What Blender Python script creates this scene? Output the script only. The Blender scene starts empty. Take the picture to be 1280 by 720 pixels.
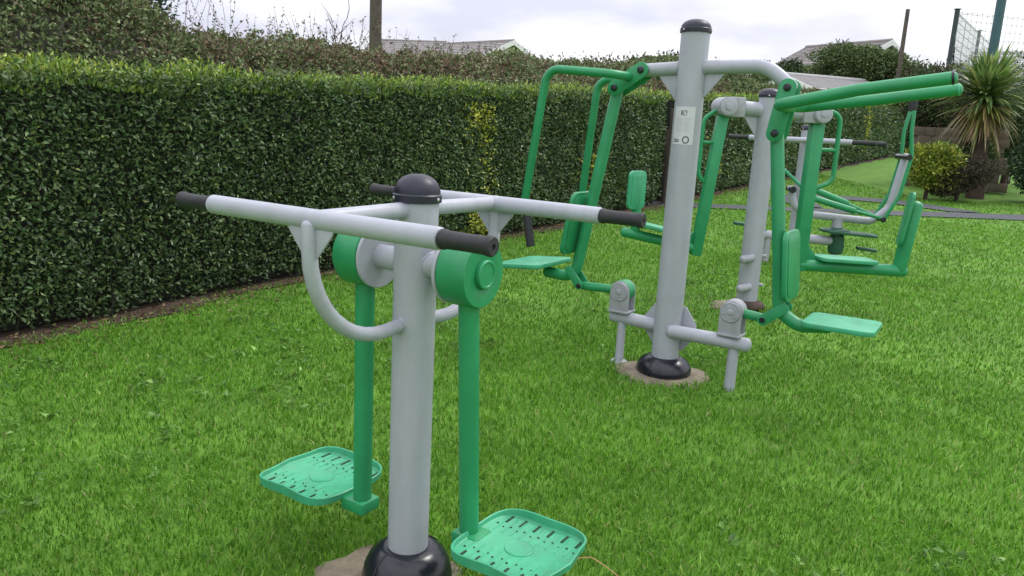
import bpy, bmesh, math, random
import numpy as np
from mathutils import Vector, Matrix
random.seed(7)
rng = np.random.default_rng(11)
sc = bpy.context.scene
col = sc.collection
PI = math.pi

# ------------------------------------------------------------------ camera, sky, sun, exposure
PITCH, ROLL, F = 0.2045, 0.053, 957.2
cam = bpy.data.cameras.new('camera')
cam.sensor_width = 36.0
cam.lens = F / 1280 * 36
cam.clip_start = 0.05
cam.clip_end = 6000
co = bpy.data.objects.new('camera', cam)
col.objects.link(co)
fw = Vector((0, math.cos(PITCH), -math.sin(PITCH)))
dn = Vector((0, -math.sin(PITCH), -math.cos(PITCH)))
rx = Vector((1, 0, 0))
xi = rx * math.cos(ROLL) - dn * math.sin(ROLL)
di = rx * math.sin(ROLL) + dn * math.cos(ROLL)
co.matrix_world = Matrix(((xi.x, -di.x, -fw.x, 0), (xi.y, -di.y, -fw.y, 0), (xi.z, -di.z, -fw.z, 1.5), (0, 0, 0, 1)))
sc.camera = co

SUN_EL, SUN_AZ = math.radians(52), math.radians(55)      # azimuth clockwise from +Y
world = bpy.data.worlds.new('World')
sc.world = world
world.use_nodes = True
nt = world.node_tree
nt.nodes.clear()
wo = nt.nodes.new('ShaderNodeOutputWorld')
bg = nt.nodes.new('ShaderNodeBackground')
sky = nt.nodes.new('ShaderNodeTexSky')
sky.sky_type = 'NISHITA'
sky.sun_disc = False
sky.sun_elevation = SUN_EL
sky.sun_rotation = SUN_AZ
sky.air_density = 1.0
sky.dust_density = 3.0
tc = nt.nodes.new('ShaderNodeTexCoord')
sep = nt.nodes.new('ShaderNodeSeparateXYZ')
nt.links.new(tc.outputs['Generated'], sep.inputs[0])
mp = nt.nodes.new('ShaderNodeMapping')
mp.inputs['Scale'].default_value = (1.0, 1.0, 3.2)
mp.inputs['Location'].default_value = (0.35, 0.1, 0.0)
nt.links.new(tc.outputs['Generated'], mp.inputs[0])
nz = nt.nodes.new('ShaderNodeTexNoise')
nz.inputs['Scale'].default_value = 2.6
nz.inputs['Detail'].default_value = 7
nz.inputs['Roughness'].default_value = 0.5
nt.links.new(mp.outputs[0], nz.inputs[0])
cr = nt.nodes.new('ShaderNodeValToRGB')
cr.color_ramp.elements[0].position = 0.40
cr.color_ramp.elements[0].color = (0.62, 0.63, 0.75, 1)
cr.color_ramp.elements[1].position = 0.60
cr.color_ramp.elements[1].color = (1.0, 1.0, 1.02, 1)
nt.links.new(nz.outputs[0], cr.inputs[0])
# overcast brightening towards the zenith
mr = nt.nodes.new('ShaderNodeMapRange')
mr.inputs['From Min'].default_value = 0.0
mr.inputs['From Max'].default_value = 0.9
mr.inputs['To Min'].default_value = 9.2
mr.inputs['To Max'].default_value = 19.0
nt.links.new(sep.outputs['Z'], mr.inputs['Value'])
mu = nt.nodes.new('ShaderNodeVectorMath')
mu.operation = 'SCALE'
nt.links.new(cr.outputs[0], mu.inputs[0])
nt.links.new(mr.outputs[0], mu.inputs['Scale'])
mx = nt.nodes.new('ShaderNodeMix')
mx.data_type = 'RGBA'
mx.inputs[0].default_value = 0.92
nt.links.new(sky.outputs[0], mx.inputs[6])
nt.links.new(mu.outputs[0], mx.inputs[7])
nt.links.new(mx.outputs[2], bg.inputs[0])
bg.inputs[1].default_value = 0.10
nt.links.new(bg.outputs[0], wo.inputs[0])

sun = bpy.data.lights.new('sun', 'SUN')
sun.energy = 1.1
sun.angle = math.radians(14)
sun.color = (1.0, 0.97, 0.92)
so = bpy.data.objects.new('sun', sun)
col.objects.link(so)
sd = Vector((math.sin(SUN_AZ) * math.cos(SUN_EL), math.cos(SUN_AZ) * math.cos(SUN_EL), math.sin(SUN_EL)))
so.rotation_euler = sd.to_track_quat('Z', 'Y').to_euler()
so.location = (0, 0, 30)

vs = sc.view_settings
vs.view_transform = 'Standard'
vs.look = 'None'
vs.exposure = 0.34
vs.gamma = 1.0
sc.cycles.max_bounces = 6
sc.cycles.diffuse_bounces = 3
sc.cycles.glossy_bounces = 2
sc.cycles.transparent_max_bounces = 8

# ------------------------------------------------------------------ materials
def mat(name, color, rough=0.5, var=0.0, vscale=8.0, bump=0.0, bscale=60.0, metal=0.0, spec=0.5, attr=False,
        trans=0.0, coat=0.0, dirt=None, coord='Object', rvar=0.0, wear=None):
    m = bpy.data.materials.new(name)
    m.use_nodes = True
    n = m.node_tree
    b = n.nodes['Principled BSDF']
    b.inputs['Roughness'].default_value = rough
    b.inputs['Metallic'].default_value = metal
    b.inputs['Specular IOR Level'].default_value = spec
    b.inputs['Coat Weight'].default_value = coat
    t = n.nodes.new('ShaderNodeTexCoord')
    src = None
    if attr:
        a = n.nodes.new('ShaderNodeAttribute')
        a.attribute_name = 'tint'
        src = a.outputs['Color']
    if var > 0 or dirt:
        z = n.nodes.new('ShaderNodeTexNoise')
        z.inputs['Scale'].default_value = vscale
        z.inputs['Detail'].default_value = 6
        z.inputs['Roughness'].default_value = 0.65
        n.links.new(t.outputs[coord], z.inputs[0])
        r = n.nodes.new('ShaderNodeValToRGB')
        r.color_ramp.elements[0].position = 0.3
        r.color_ramp.elements[1].position = 0.7
        c0 = dirt if dirt else tuple(c * (1 - var) for c in color)
        r.color_ramp.elements[0].color = (*c0, 1)
        r.color_ramp.elements[1].color = (*[min(1, c * (1 + var)) for c in color], 1)
        n.links.new(z.outputs[0], r.inputs[0])
        src = r.outputs[0]
        if rvar > 0:
            q = n.nodes.new('ShaderNodeMapRange')
            q.inputs['To Min'].default_value = max(0.05, rough - rvar)
            q.inputs['To Max'].default_value = rough + rvar
            q.inputs['From Min'].default_value = 0.3
            q.inputs['From Max'].default_value = 0.7
            n.links.new(z.outputs[0], q.inputs[0])
            n.links.new(q.outputs[0], b.inputs['Roughness'])
    if wear:
        wz = n.nodes.new('ShaderNodeTexNoise'); wz.inputs['Scale'].default_value = 38; wz.inputs['Detail'].default_value = 5; wz.inputs['Roughness'].default_value = .7
        n.links.new(t.outputs[coord], wz.inputs[0])
        wr = n.nodes.new('ShaderNodeMapRange'); wr.inputs['From Min'].default_value = .66; wr.inputs['From Max'].default_value = .72
        n.links.new(wz.outputs[0], wr.inputs[0])
        mp2 = n.nodes.new('ShaderNodeMapping'); mp2.inputs['Scale'].default_value = (16, 16, 1.6)
        n.links.new(t.outputs[coord], mp2.inputs[0])
        gz_ = n.nodes.new('ShaderNodeTexNoise'); gz_.inputs['Scale'].default_value = 1.0; gz_.inputs['Detail'].default_value = 5
        n.links.new(mp2.outputs[0], gz_.inputs[0])
        gr = n.nodes.new('ShaderNodeMapRange'); gr.inputs['From Min'].default_value = .48; gr.inputs['From Max'].default_value = .8; gr.inputs['To Max'].default_value = .45
        n.links.new(gz_.outputs[0], gr.inputs[0])
        ad = n.nodes.new('ShaderNodeMath'); ad.operation = 'MAXIMUM'
        n.links.new(wr.outputs[0], ad.inputs[0]); n.links.new(gr.outputs[0], ad.inputs[1])
        wm = n.nodes.new('ShaderNodeMix'); wm.data_type = 'RGBA'
        n.links.new(ad.outputs[0], wm.inputs[0]); n.links.new(src, wm.inputs[6]); wm.inputs[7].default_value = (*wear, 1)
        src = wm.outputs[2]
    if src is None:
        b.inputs['Base Color'].default_value = (*color, 1)
    else:
        n.links.new(src, b.inputs['Base Color'])
    if bump > 0:
        z2 = n.nodes.new('ShaderNodeTexNoise')
        z2.inputs['Scale'].default_value = bscale
        z2.inputs['Detail'].default_value = 4
        n.links.new(t.outputs[coord], z2.inputs[0])
        bp = n.nodes.new('ShaderNodeBump')
        bp.inputs['Strength'].default_value = bump
        bp.inputs['Distance'].default_value = 0.01
        n.links.new(z2.outputs[0], bp.inputs['Height'])
        n.links.new(bp.outputs[0], b.inputs['Normal'])
    if trans > 0:
        tr = n.nodes.new('ShaderNodeBsdfTranslucent')
        n.links.new(src, tr.inputs[0])
        ms = n.nodes.new('ShaderNodeMixShader')
        ms.inputs[0].default_value = trans
        n.links.new(b.outputs[0], ms.inputs[1])
        n.links.new(tr.outputs[0], ms.inputs[2])
        n.links.new(ms.outputs[0], n.nodes['Material Output'].inputs[0])
    return m

M = {}
M['grey'] = mat('grey_paint', (0.39, 0.405, 0.455), 0.42, 0.06, 9, 0.08, 90, rvar=0.08, wear=(0.29, 0.29, 0.30))
M['greyd'] = mat('grey_cast_paint', (0.35, 0.36, 0.39), 0.5, 0.1, 30, 0.2, 120, wear=(0.22, 0.21, 0.20))
M['green'] = mat('green_paint', (0.022, 0.275, 0.105), 0.40, 0.12, 7, 0.07, 80, rvar=0.08, wear=(0.035, 0.20, 0.10))
M['greenlight'] = mat('green_weathered_sky_sheen', (0.052, 0.37, 0.19), 0.42, 0.16, 14, 0.1, 140, rvar=0.12, wear=(0.10, 0.24, 0.14))  # green lightened: sky reflection on upward faces put into the colour, plus wear
M['greendark'] = mat('dark_green_cast', (0.012, 0.085, 0.045), 0.5, 0.2, 20, 0.1, 80)
M['black'] = mat('black_plastic', (0.012, 0.013, 0.02), 0.25, 0.3, 12, 0.05, 50)
M['cap'] = mat('navy_plastic_cap', (0.011, 0.012, 0.026), 0.42, 0.3, 25, 0.08, 150)
M['rubber'] = mat('black_rubber_grip', (0.022, 0.022, 0.026), 0.6, 0.25, 40, 0.2, 220)
M['bolt'] = mat('steel_bolt', (0.55, 0.56, 0.58), 0.35, metal=0.9)
M['hole'] = mat('slot_shadow_gap', (0.008, 0.04, 0.02), 0.8)
M['concrete'] = mat('sandy_concrete', (0.20, 0.168, 0.12), 0.9, 0.35, 14, 0.6, 70, coord='Object')
M['soil'] = mat('bare_soil', (0.070, 0.047, 0.030), 0.95, 0.5, 22, 0.9, 60)
M['asphalt'] = mat('path_asphalt', (0.065, 0.070, 0.080), 0.85, 0.25, 6, 0.3, 90)
M['wood'] = mat('weathered_wood', (0.10, 0.082, 0.066), 0.85, 0.35, 9, 0.5, 40)
M['bark'] = mat('rough_bark', (0.065, 0.043, 0.032), 0.9, 0.45, 14, 0.8, 30)
M['stone'] = mat('brown_stone', (0.15, 0.115, 0.085), 0.9, 0.35, 3, 0.8, 12)
M['leaf'] = mat('leaf', (0, 0, 0), 0.33, attr=True, trans=0.2, spec=0.5)
M['leafdull'] = mat('leaf_dull', (0, 0, 0), 0.6, attr=True, trans=0.18, spec=0.3)
M['blade'] = mat('grass_blade', (0, 0, 0), 0.42, attr=True, trans=0.3, spec=0.35)
M['core'] = mat('twiggy_core', (0.016, 0.019, 0.011), 0.95, 0.5, 25, 0.8, 30)
M['corebrown'] = mat('bramble_core', (0.045, 0.04, 0.024), 0.95, 0.5, 12, 0.8, 30)
M['lawn'] = mat('lawn_ground', (0.098, 0.220, 0.018), 0.95, 0.3, 2.5, 0.5, 50)
M['roof'] = mat('roof_tiles', (0.27, 0.245, 0.24), 0.8, 0.2, 3, 0.3, 8)
M['roofp'] = mat('pale_roof_sheet', (0.42, 0.41, 0.41), 0.6, 0.12, 2, 0.1, 8)
M['white'] = mat('white_paint', (0.75, 0.75, 0.74), 0.6, 0.05, 3)
M['render'] = mat('cream_render', (0.58, 0.55, 0.48), 0.85, 0.1, 3, 0.2, 30)
M['glass'] = mat('window_glass', (0.03, 0.035, 0.04), 0.1)
M['galv'] = mat('fence_wire', (0.42, 0.45, 0.46), 0.5, metal=0.3)
M['fpost'] = mat('dark_fence_paint', (0.035, 0.05, 0.055), 0.5, 0.2, 8)
M['teal'] = mat('teal_column_paint', (0.035, 0.10, 0.115), 0.45, 0.15, 6)
M['label'] = mat('sticker_vinyl', (0.60, 0.60, 0.63), 0.4, 0.05, 60)
M['ink'] = mat('sticker_ink', (0.06, 0.06, 0.08), 0.5)
M['inkpale'] = mat('sticker_pale_print', (0.40, 0.40, 0.45), 0.5)
M['straw'] = mat('dry_straw', (0.45, 0.28, 0.12), 0.7, 0.2, 30)

# ------------------------------------------------------------------ ground height
def gz(x, y):
    yy = np.clip(y, -12, 62)
    return 0.04 * (yy - 2.28) + 0.006 * np.sin(x * 1.7 + y * 0.6) * np.sin(y * 1.3 - x * .4) - 0.003
def gzf(x, y): return float(gz(np.float64(x), np.float64(y)))

# ------------------------------------------------------------------ mesh building
class MB:
    def __init__(s): s.v = []; s.f = []
    def add(s, v, f):
        o = len(s.v)
        s.v.extend([tuple(p) for p in v])
        s.f.extend([tuple(i + o for i in q) for q in f])
        return s
    def addbm(s, bm, mx=None):
        bm.verts.ensure_lookup_table()
        v = [(mx @ w.co if mx else w.co)[:] for w in bm.verts]
        f = [[w.index for w in q.verts] for q in bm.faces]
        bm.free()
        return s.add(v, f)
    def tube(s, pts, r, fillet=0.0, seg=18, caps='flat', rad=None):
        P = [Vector(p) for p in pts]
        if fillet > 0 and len(P) > 2:
            Q = [P[0]]
            for i in range(1, len(P) - 1):
                a, b, c = P[i - 1], P[i], P[i + 1]
                u = (a - b); w = (c - b)
                la, lc = u.length, w.length
                u.normalize(); w.normalize()
                ang = u.angle(w)
                if ang > PI - 0.03: Q.append(b); continue
                d = min(fillet / math.tan(ang / 2), la * (.96 if i == 1 else .49), lc * (.96 if i == len(P) - 2 else .49))
                R = d * math.tan(ang / 2)
                cen = b + (u + w).normalized() * (R / math.sin(ang / 2))
                s0 = b + u * d - cen; s1 = b + w * d - cen
                tot = s0.angle(s1); ax = s0.cross(s1).normalized()
                n = max(4, int(tot / 0.16))
                for k in range(n + 1):
                    Q.append(cen + Matrix.Rotation(tot * k / n, 3, ax) @ s0)
            Q.append(P[-1]); P = Q
        n = len(P)
        T = [(P[min(i + 1, n - 1)] - P[max(i - 1, 0)]).normalized() for i in range(n)]
        R_ = [r] * n if rad is None else list(rad)
        if caps == 'round':
            h0, h1, extra0, extra1 = T[0], T[-1], [], []
            for k in range(1, 5):
                a = k / 4 * PI / 2
                extra0.insert(0, (P[0] - h0 * R_[0] * .7 * math.sin(a), max(R_[0] * math.cos(a), 1e-4)))
                extra1.append((P[-1] + h1 * R_[-1] * .7 * math.sin(a), max(R_[-1] * math.cos(a), 1e-4)))
            T = [h0] * 4 + T + [h1] * 4
            R_ = [e[1] for e in extra0] + R_ + [e[1] for e in extra1]
            P = [e[0] for e in extra0] + P + [e[0] for e in extra1]
            n = len(P)
        elif caps == 'bev':
            b = min(.0035, R_[0] * .25)
            P = [P[0]] + [P[0] + T[0] * b] + P[1:-1] + [P[-1] - T[-1] * b] + [P[-1]]
            T = [T[0]] + T + [T[-1]]
            R_ = [R_[0] - b] + R_ + [R_[-1] - b]
            n = len(P)
        up = Vector((0, 0, 1)) if abs(T[0].z) < .9 else Vector((1, 0, 0))
        x = T[0].cross(up).normalized()
        vs_, fs = [], []
        for i in range(n):
            x = (x - T[i] * x.dot(T[i])).normalized()
            y = T[i].cross(x)
            for k in range(seg):
                a = 2 * PI * k / seg
                vs_.append(P[i] + (x * math.cos(a) + y * math.sin(a)) * R_[i])
        for i in range(n - 1):
            for k in range(seg):
                k2 = (k + 1) % seg
                fs.append((i * seg + k, i * seg + k2, (i + 1) * seg + k2, (i + 1) * seg + k))
        fs.append(tuple(reversed(range(seg))))
        fs.append(tuple((n - 1) * seg + k for k in range(seg)))
        return s.add(vs_, fs)
    def lathe(s, prof, origin=(0, 0, 0), axis=(0, 0, 1), seg=32):
        ax = Vector(axis).normalized()
        up = Vector((1, 0, 0)) if abs(ax.x) < .9 else Vector((0, 1, 0))
        x = ax.cross(up).normalized(); y = ax.cross(x)
        o = Vector(origin); v = []; f = []
        for r, h in prof:
            for k in range(seg):
                a = 2 * PI * k / seg
                v.append(o + ax * h + (x * math.cos(a) + y * math.sin(a)) * max(r, 1e-4))
        n = len(prof)
        for i in range(n - 1):
            for k in range(seg):
                k2 = (k + 1) % seg
                f.append((i * seg + k, i * seg + k2, (i + 1) * seg + k2, (i + 1) * seg + k))
        f.append(tuple(reversed(range(seg)))); f.append(tuple((n - 1) * seg + k for k in range(seg)))
        return s.add(v, f)
    def box(s, c, size, rot=None, bev=0.004):
        bm = bmesh.new()
        bmesh.ops.create_cube(bm, size=1)
        bmesh.ops.scale(bm, vec=size, verts=bm.verts)
        if bev > 0:
            bmesh.ops.bevel(bm, geom=list(bm.edges), offset=min(bev, min(size) * .45), segments=2, affect='EDGES', profile=.5)
        bm.verts.index_update()
        mx = Matrix.Translation(c)
        if rot is not None: mx = mx @ rot.to_4x4()
        return s.addbm(bm, mx)
    def prism(s, outline, thick, mx, bev=0.0):
        """outline in local XY, extruded +-thick/2 along local Z, then placed by mx"""
        bm = bmesh.new()
        vv = [bm.verts.new((p[0], p[1], -thick / 2)) for p in outline]
        f = bm.faces.new(vv)
        r = bmesh.ops.extrude_face_region(bm, geom=[f])
        bmesh.ops.translate(bm, vec=(0, 0, thick), verts=[g for g in r['geom'] if isinstance(g, bmesh.types.BMVert)])
        bmesh.ops.recalc_face_normals(bm, faces=bm.faces)
        if bev > 0:
            ed = [e for e in bm.edges if abs(e.verts[0].co.z - e.verts[1].co.z) < 1e-6]
            bmesh.ops.bevel(bm, geom=ed, offset=min(bev, thick * .45), segments=2, affect='EDGES', profile=.5)
        bm.verts.index_update()
        return s.addbm(bm, mx)
    def build(s, name, material, parent=None, loc=None, flat=False):
        me = bpy.data.meshes.new(name)
        me.from_pydata([tuple(p) for p in s.v], [], s.f)
        bm = bmesh.new(); bm.from_mesh(me)
        bmesh.ops.recalc_face_normals(bm, faces=bm.faces)
        bm.to_mesh(me); bm.free()
        me.materials.append(material)
        if not flat:
            me.shade_smooth()
            me.set_sharp_from_angle(angle=math.radians(38))
        o = bpy.data.objects.new(name, me)
        col.objects.link(o)
        if parent: o.parent = parent
        if loc: o.location = loc
        return o

def tag(o, label=None, cat=None, group=None, kind=None):
    if label: o['label'] = label
    if cat: o['category'] = cat
    if group: o['group'] = group
    if kind: o['kind'] = kind
    return o
def empty(name, loc, rz=0.0):
    o = bpy.data.objects.new(name, None)
    o.empty_display_size = .2
    o.location = loc; o.rotation_euler = (0, 0, rz)
    col.objects.link(o)
    return o
def rr(w, h, r, n=6):
    r = min(r, w / 2, h / 2) * .999
    p = []
    for cx, cy, a0 in ((w / 2 - r, h / 2 - r, 0), (-w / 2 + r, h / 2 - r, PI / 2), (-w / 2 + r, -h / 2 + r, PI), (w / 2 - r, -h / 2 + r, 1.5 * PI)):
        for k in range(n + 1):
            a = a0 + PI / 2 * k / n
            p.append((cx + r * math.cos(a), cy + r * math.sin(a)))
    return p
def stadium(L, r, n=10):
    p = []
    for k in range(n + 1):
        a = PI / 2 + PI * k / n; p.append((r * math.cos(a), r * math.sin(a)))
    for k in range(n + 1):
        a = -PI / 2 + PI * k / n; p.append((L + r * math.cos(a), r * math.sin(a)))
    return p
def frame(o, x, y):
    x = Vector(x).normalized(); y = Vector(y); y = (y - x * y.dot(x)).normalized(); z = x.cross(y)
    m = Matrix.Identity(4)
    for i in range(3): m[i][0] = x[i]; m[i][1] = y[i]; m[i][2] = z[i]; m[i][3] = o[i]
    return m
XZ = lambda x, y, z: frame((x, y, z), (1, 0, 0), (0, 0, 1))      # outline drawn in the machine's beam plane

# ------------------------------------------------------------------ leaf clouds (numpy)
def raw_mesh(name, V, Fc, tint, material, parent=None, smooth=False):
    me = bpy.data.meshes.new(name)
    nf, k = Fc.shape
    me.vertices.add(len(V)); me.vertices.foreach_set('co', V.astype(np.float32).ravel())
    me.loops.add(nf * k); me.loops.foreach_set('vertex_index', Fc.astype(np.int32).ravel())
    me.polygons.add(nf)
    me.polygons.foreach_set('loop_start', (np.arange(nf) * k).astype(np.int32))
    me.update(calc_edges=True)
    a = me.color_attributes.new('tint', 'FLOAT_COLOR', 'POINT')
    c = np.ones((len(V), 4), np.float32); c[:, :3] = tint
    a.data.foreach_set('color', c.ravel())
    me.materials.append(material)
    if smooth: me.shade_smooth()
    o = bpy.data.objects.new(name, me)
    col.objects.link(o)
    if parent: o.parent = parent
    return o
def unit(a): return a / np.maximum(np.linalg.norm(a, axis=-1, keepdims=True), 1e-9)
def leaves(P, D, L, W, C, name, material, parent=None, fold=.25, up=None):
    """folded kite leaves: P base, D direction, L length, W width, C colour"""
    n = len(P)
    D = unit(D)
    S = unit(np.cross(D, unit(rng.normal(size=(n, 3))) if up is None else up))
    N = np.cross(S, D)
    L = L[:, None]; W = W[:, None]
    mid = P + D * L * .45
    V = np.stack([P, mid + S * W * .5 + N * W * fold, P + D * L - N * L * .12, mid - S * W * .5 + N * W * fold], 1).reshape(-1, 3)
    i = np.arange(n)[:, None] * 4
    Fc = np.concatenate([i + np.array([0, 1, 2]), i + np.array([0, 2, 3])])
    return raw_mesh(name, V, Fc, np.repeat(C, 4, 0), material, parent)
def pick(n, cols, w=None, jit=.2):
    cols = np.array(cols, float)
    c = cols[rng.choice(len(cols), n, p=w)]
    return c * (1 + jit * rng.normal(size=(n, 1))).clip(.45, 1.7)
def vnoise(p, scale, seed=0):
    """cheap smooth noise in -1..1 from summed sines"""
    r = np.random.default_rng(seed); v = 0
    for k in range(5):
        d = r.normal(size=3) * scale * (1 + .6 * k); v = v + np.sin(p @ d + r.uniform(0, 6.28)) / (1 + .5 * k)
    return v / 2.4

# ================================================================== THE SETTING
# ground sheet to the horizon
xs = np.concatenate([[-3000, -600, -150, -60], np.arange(-30, 45.1, .75), [60, 150, 600, 3000]])
ys = np.concatenate([[-1500, -300, -60], np.arange(-12, 62.1, .75), [90, 300, 1200, 4000]])
GX, GY = np.meshgrid(xs, ys, indexing='ij')
GZ = gz(GX, GY)
nx, ny = GX.shape
idx = np.arange(nx * ny).reshape(nx, ny)
Fg = np.stack([idx[:-1, :-1], idx[1:, :-1], idx[1:, 1:], idx[:-1, 1:]], -1).reshape(-1, 4)
lawn = raw_mesh('lawn', np.stack([GX, GY, GZ - .004], -1).reshape(-1, 3), Fg, np.zeros((nx * ny, 3)), M['lawn'], smooth=True)
tag(lawn, kind='structure')

# hedge line
H0 = np.array([-3.06, 4.41]); HT = np.array([math.sin(math.radians(33.5)), math.cos(math.radians(33.5))]); HN = np.array([-HT[1], HT[0]])
def hp(s, u, h=0.0):
    """point at s metres along the hedge foot, u metres behind its face, h above the ground"""
    s = np.asarray(s, float); u = np.asarray(u, float)
    x = H0[0] + HT[0] * s + HN[0] * u; y = H0[1] + HT[1] * s + HN[1] * u
    return np.stack([x, y, gz(x, y) + h], -1)

def strip(name, left, right, material, lift, kind='structure', n=10):
    V = []; 
    m = len(left)
    for a, b in zip(left, right):
        for k in range(n + 1):
            x = a[0] + (b[0] - a[0]) * k / n; y = a[1] + (b[1] - a[1]) * k / n
            V.append((x, y, gzf(x, y) + lift))
    f = [(i * (n + 1) + k, i * (n + 1) + k + 1, (i + 1) * (n + 1) + k + 1, (i + 1) * (n + 1) + k) for i in range(m - 1) for k in range(n)]
    o = MB().add(V, f).build(name, material)
    return tag(o, kind=kind)
ss = np.arange(-4, 34, .25)
edge = .09 + .05 * np.sin(ss * 2.3) + .04 * np.sin(ss * 6.1 + 1)
strip('soil_strip', hp(ss, .35)[:, :2], hp(ss, -edge)[:, :2], M['soil'], .006, n=4)
def curve2(pts, n=12):
    P = [np.array(p, float) for p in pts]; out = []
    P = [2 * P[0] - P[1]] + P + [2 * P[-1] - P[-2]]
    for i in range(1, len(P) - 2):
        for k in range(n):
            t = k / n
            out.append(.5 * ((2 * P[i]) + (-P[i - 1] + P[i + 1]) * t + (2 * P[i - 1] - 5 * P[i] + 4 * P[i + 1] - P[i + 2]) * t * t + (-P[i - 1] + 3 * P[i] - 3 * P[i + 1] + P[i + 2]) * t ** 3))
    out.append(P[-2]); return np.array(out)
pa_n = curve2([(1.4, 12.4), (3.2, 12.45), (6, 12.75), (8.56, 13.05), (14, 14.2), (22, 16.5)])
pa_f = curve2([(1.4, 12.95), (3.5, 13.0), (6, 13.3), (9.2, 13.9), (14, 15.1), (22, 17.5)])
strip('path', pa_n, pa_f, M['asphalt'], .012)
pb_n = curve2([(5.3, 13.3), (5.5, 14.3), (6.2, 14.75), (7.0, 14.55), (7.7, 13.7)])
pb_f = curve2([(4.8, 13.3), (4.95, 14.75), (6.1, 15.4), (7.4, 15.15), (8.4, 13.85)])
strip('path_branch', pb_n, pb_f, M['asphalt'], .016)

def inpath(x, y):
    a = (y > np.interp(x, pa_n[:, 0], pa_n[:, 1]) + .02) & (y < np.interp(x, pa_f[:, 0], pa_f[:, 1]) - .02) & (x > 1.4)
    b = (y > np.interp(x, pb_n[:, 0], pb_n[:, 1])) & (y < np.interp(x, pb_f[:, 0], pb_f[:, 1])) & (x > 4.9) & (x < 8.3)
    return a | b

# concrete pads under the posts
PADS = [(-.37, 2.28, .26, .22, 'a'), (.94, 4.48, .27, .22, 'b'), (1.86, 6.22, .22, .16, 'c'), (3.05, 8.40, .16, .16, 'd')]
for x, y, a, b, t in PADS:
    n = 40; V = [(x, y, gzf(x, y) + .016)]
    for ring, (q, h) in enumerate(((.8, .016), (1.0, .008), (1.06, -.01))):
        for k in range(n):
            w = 2 * PI * k / n
            rr_ = q * (1 + .07 * math.sin(2 * w + 3 * x) + .05 * math.sin(5 * w + x) + .04 * math.sin(9 * w + y))
            px, py = x + a * rr_ * math.cos(w), y + b * rr_ * math.sin(w)
            V.append((px, py, gzf(px, py) + h))
    f = [(0, 1 + k, 1 + (k + 1) % n) for k in range(n)]
    for r_ in range(2):
        f += [(1 + r_ * n + k, 1 + (r_ + 1) * n + k, 1 + (r_ + 1) * n + (k + 1) % n, 1 + r_ * n + (k + 1) % n) for k in range(n)]
    tag(MB().add(V, f).build('concrete_pad', M['concrete']), kind='structure')

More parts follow.
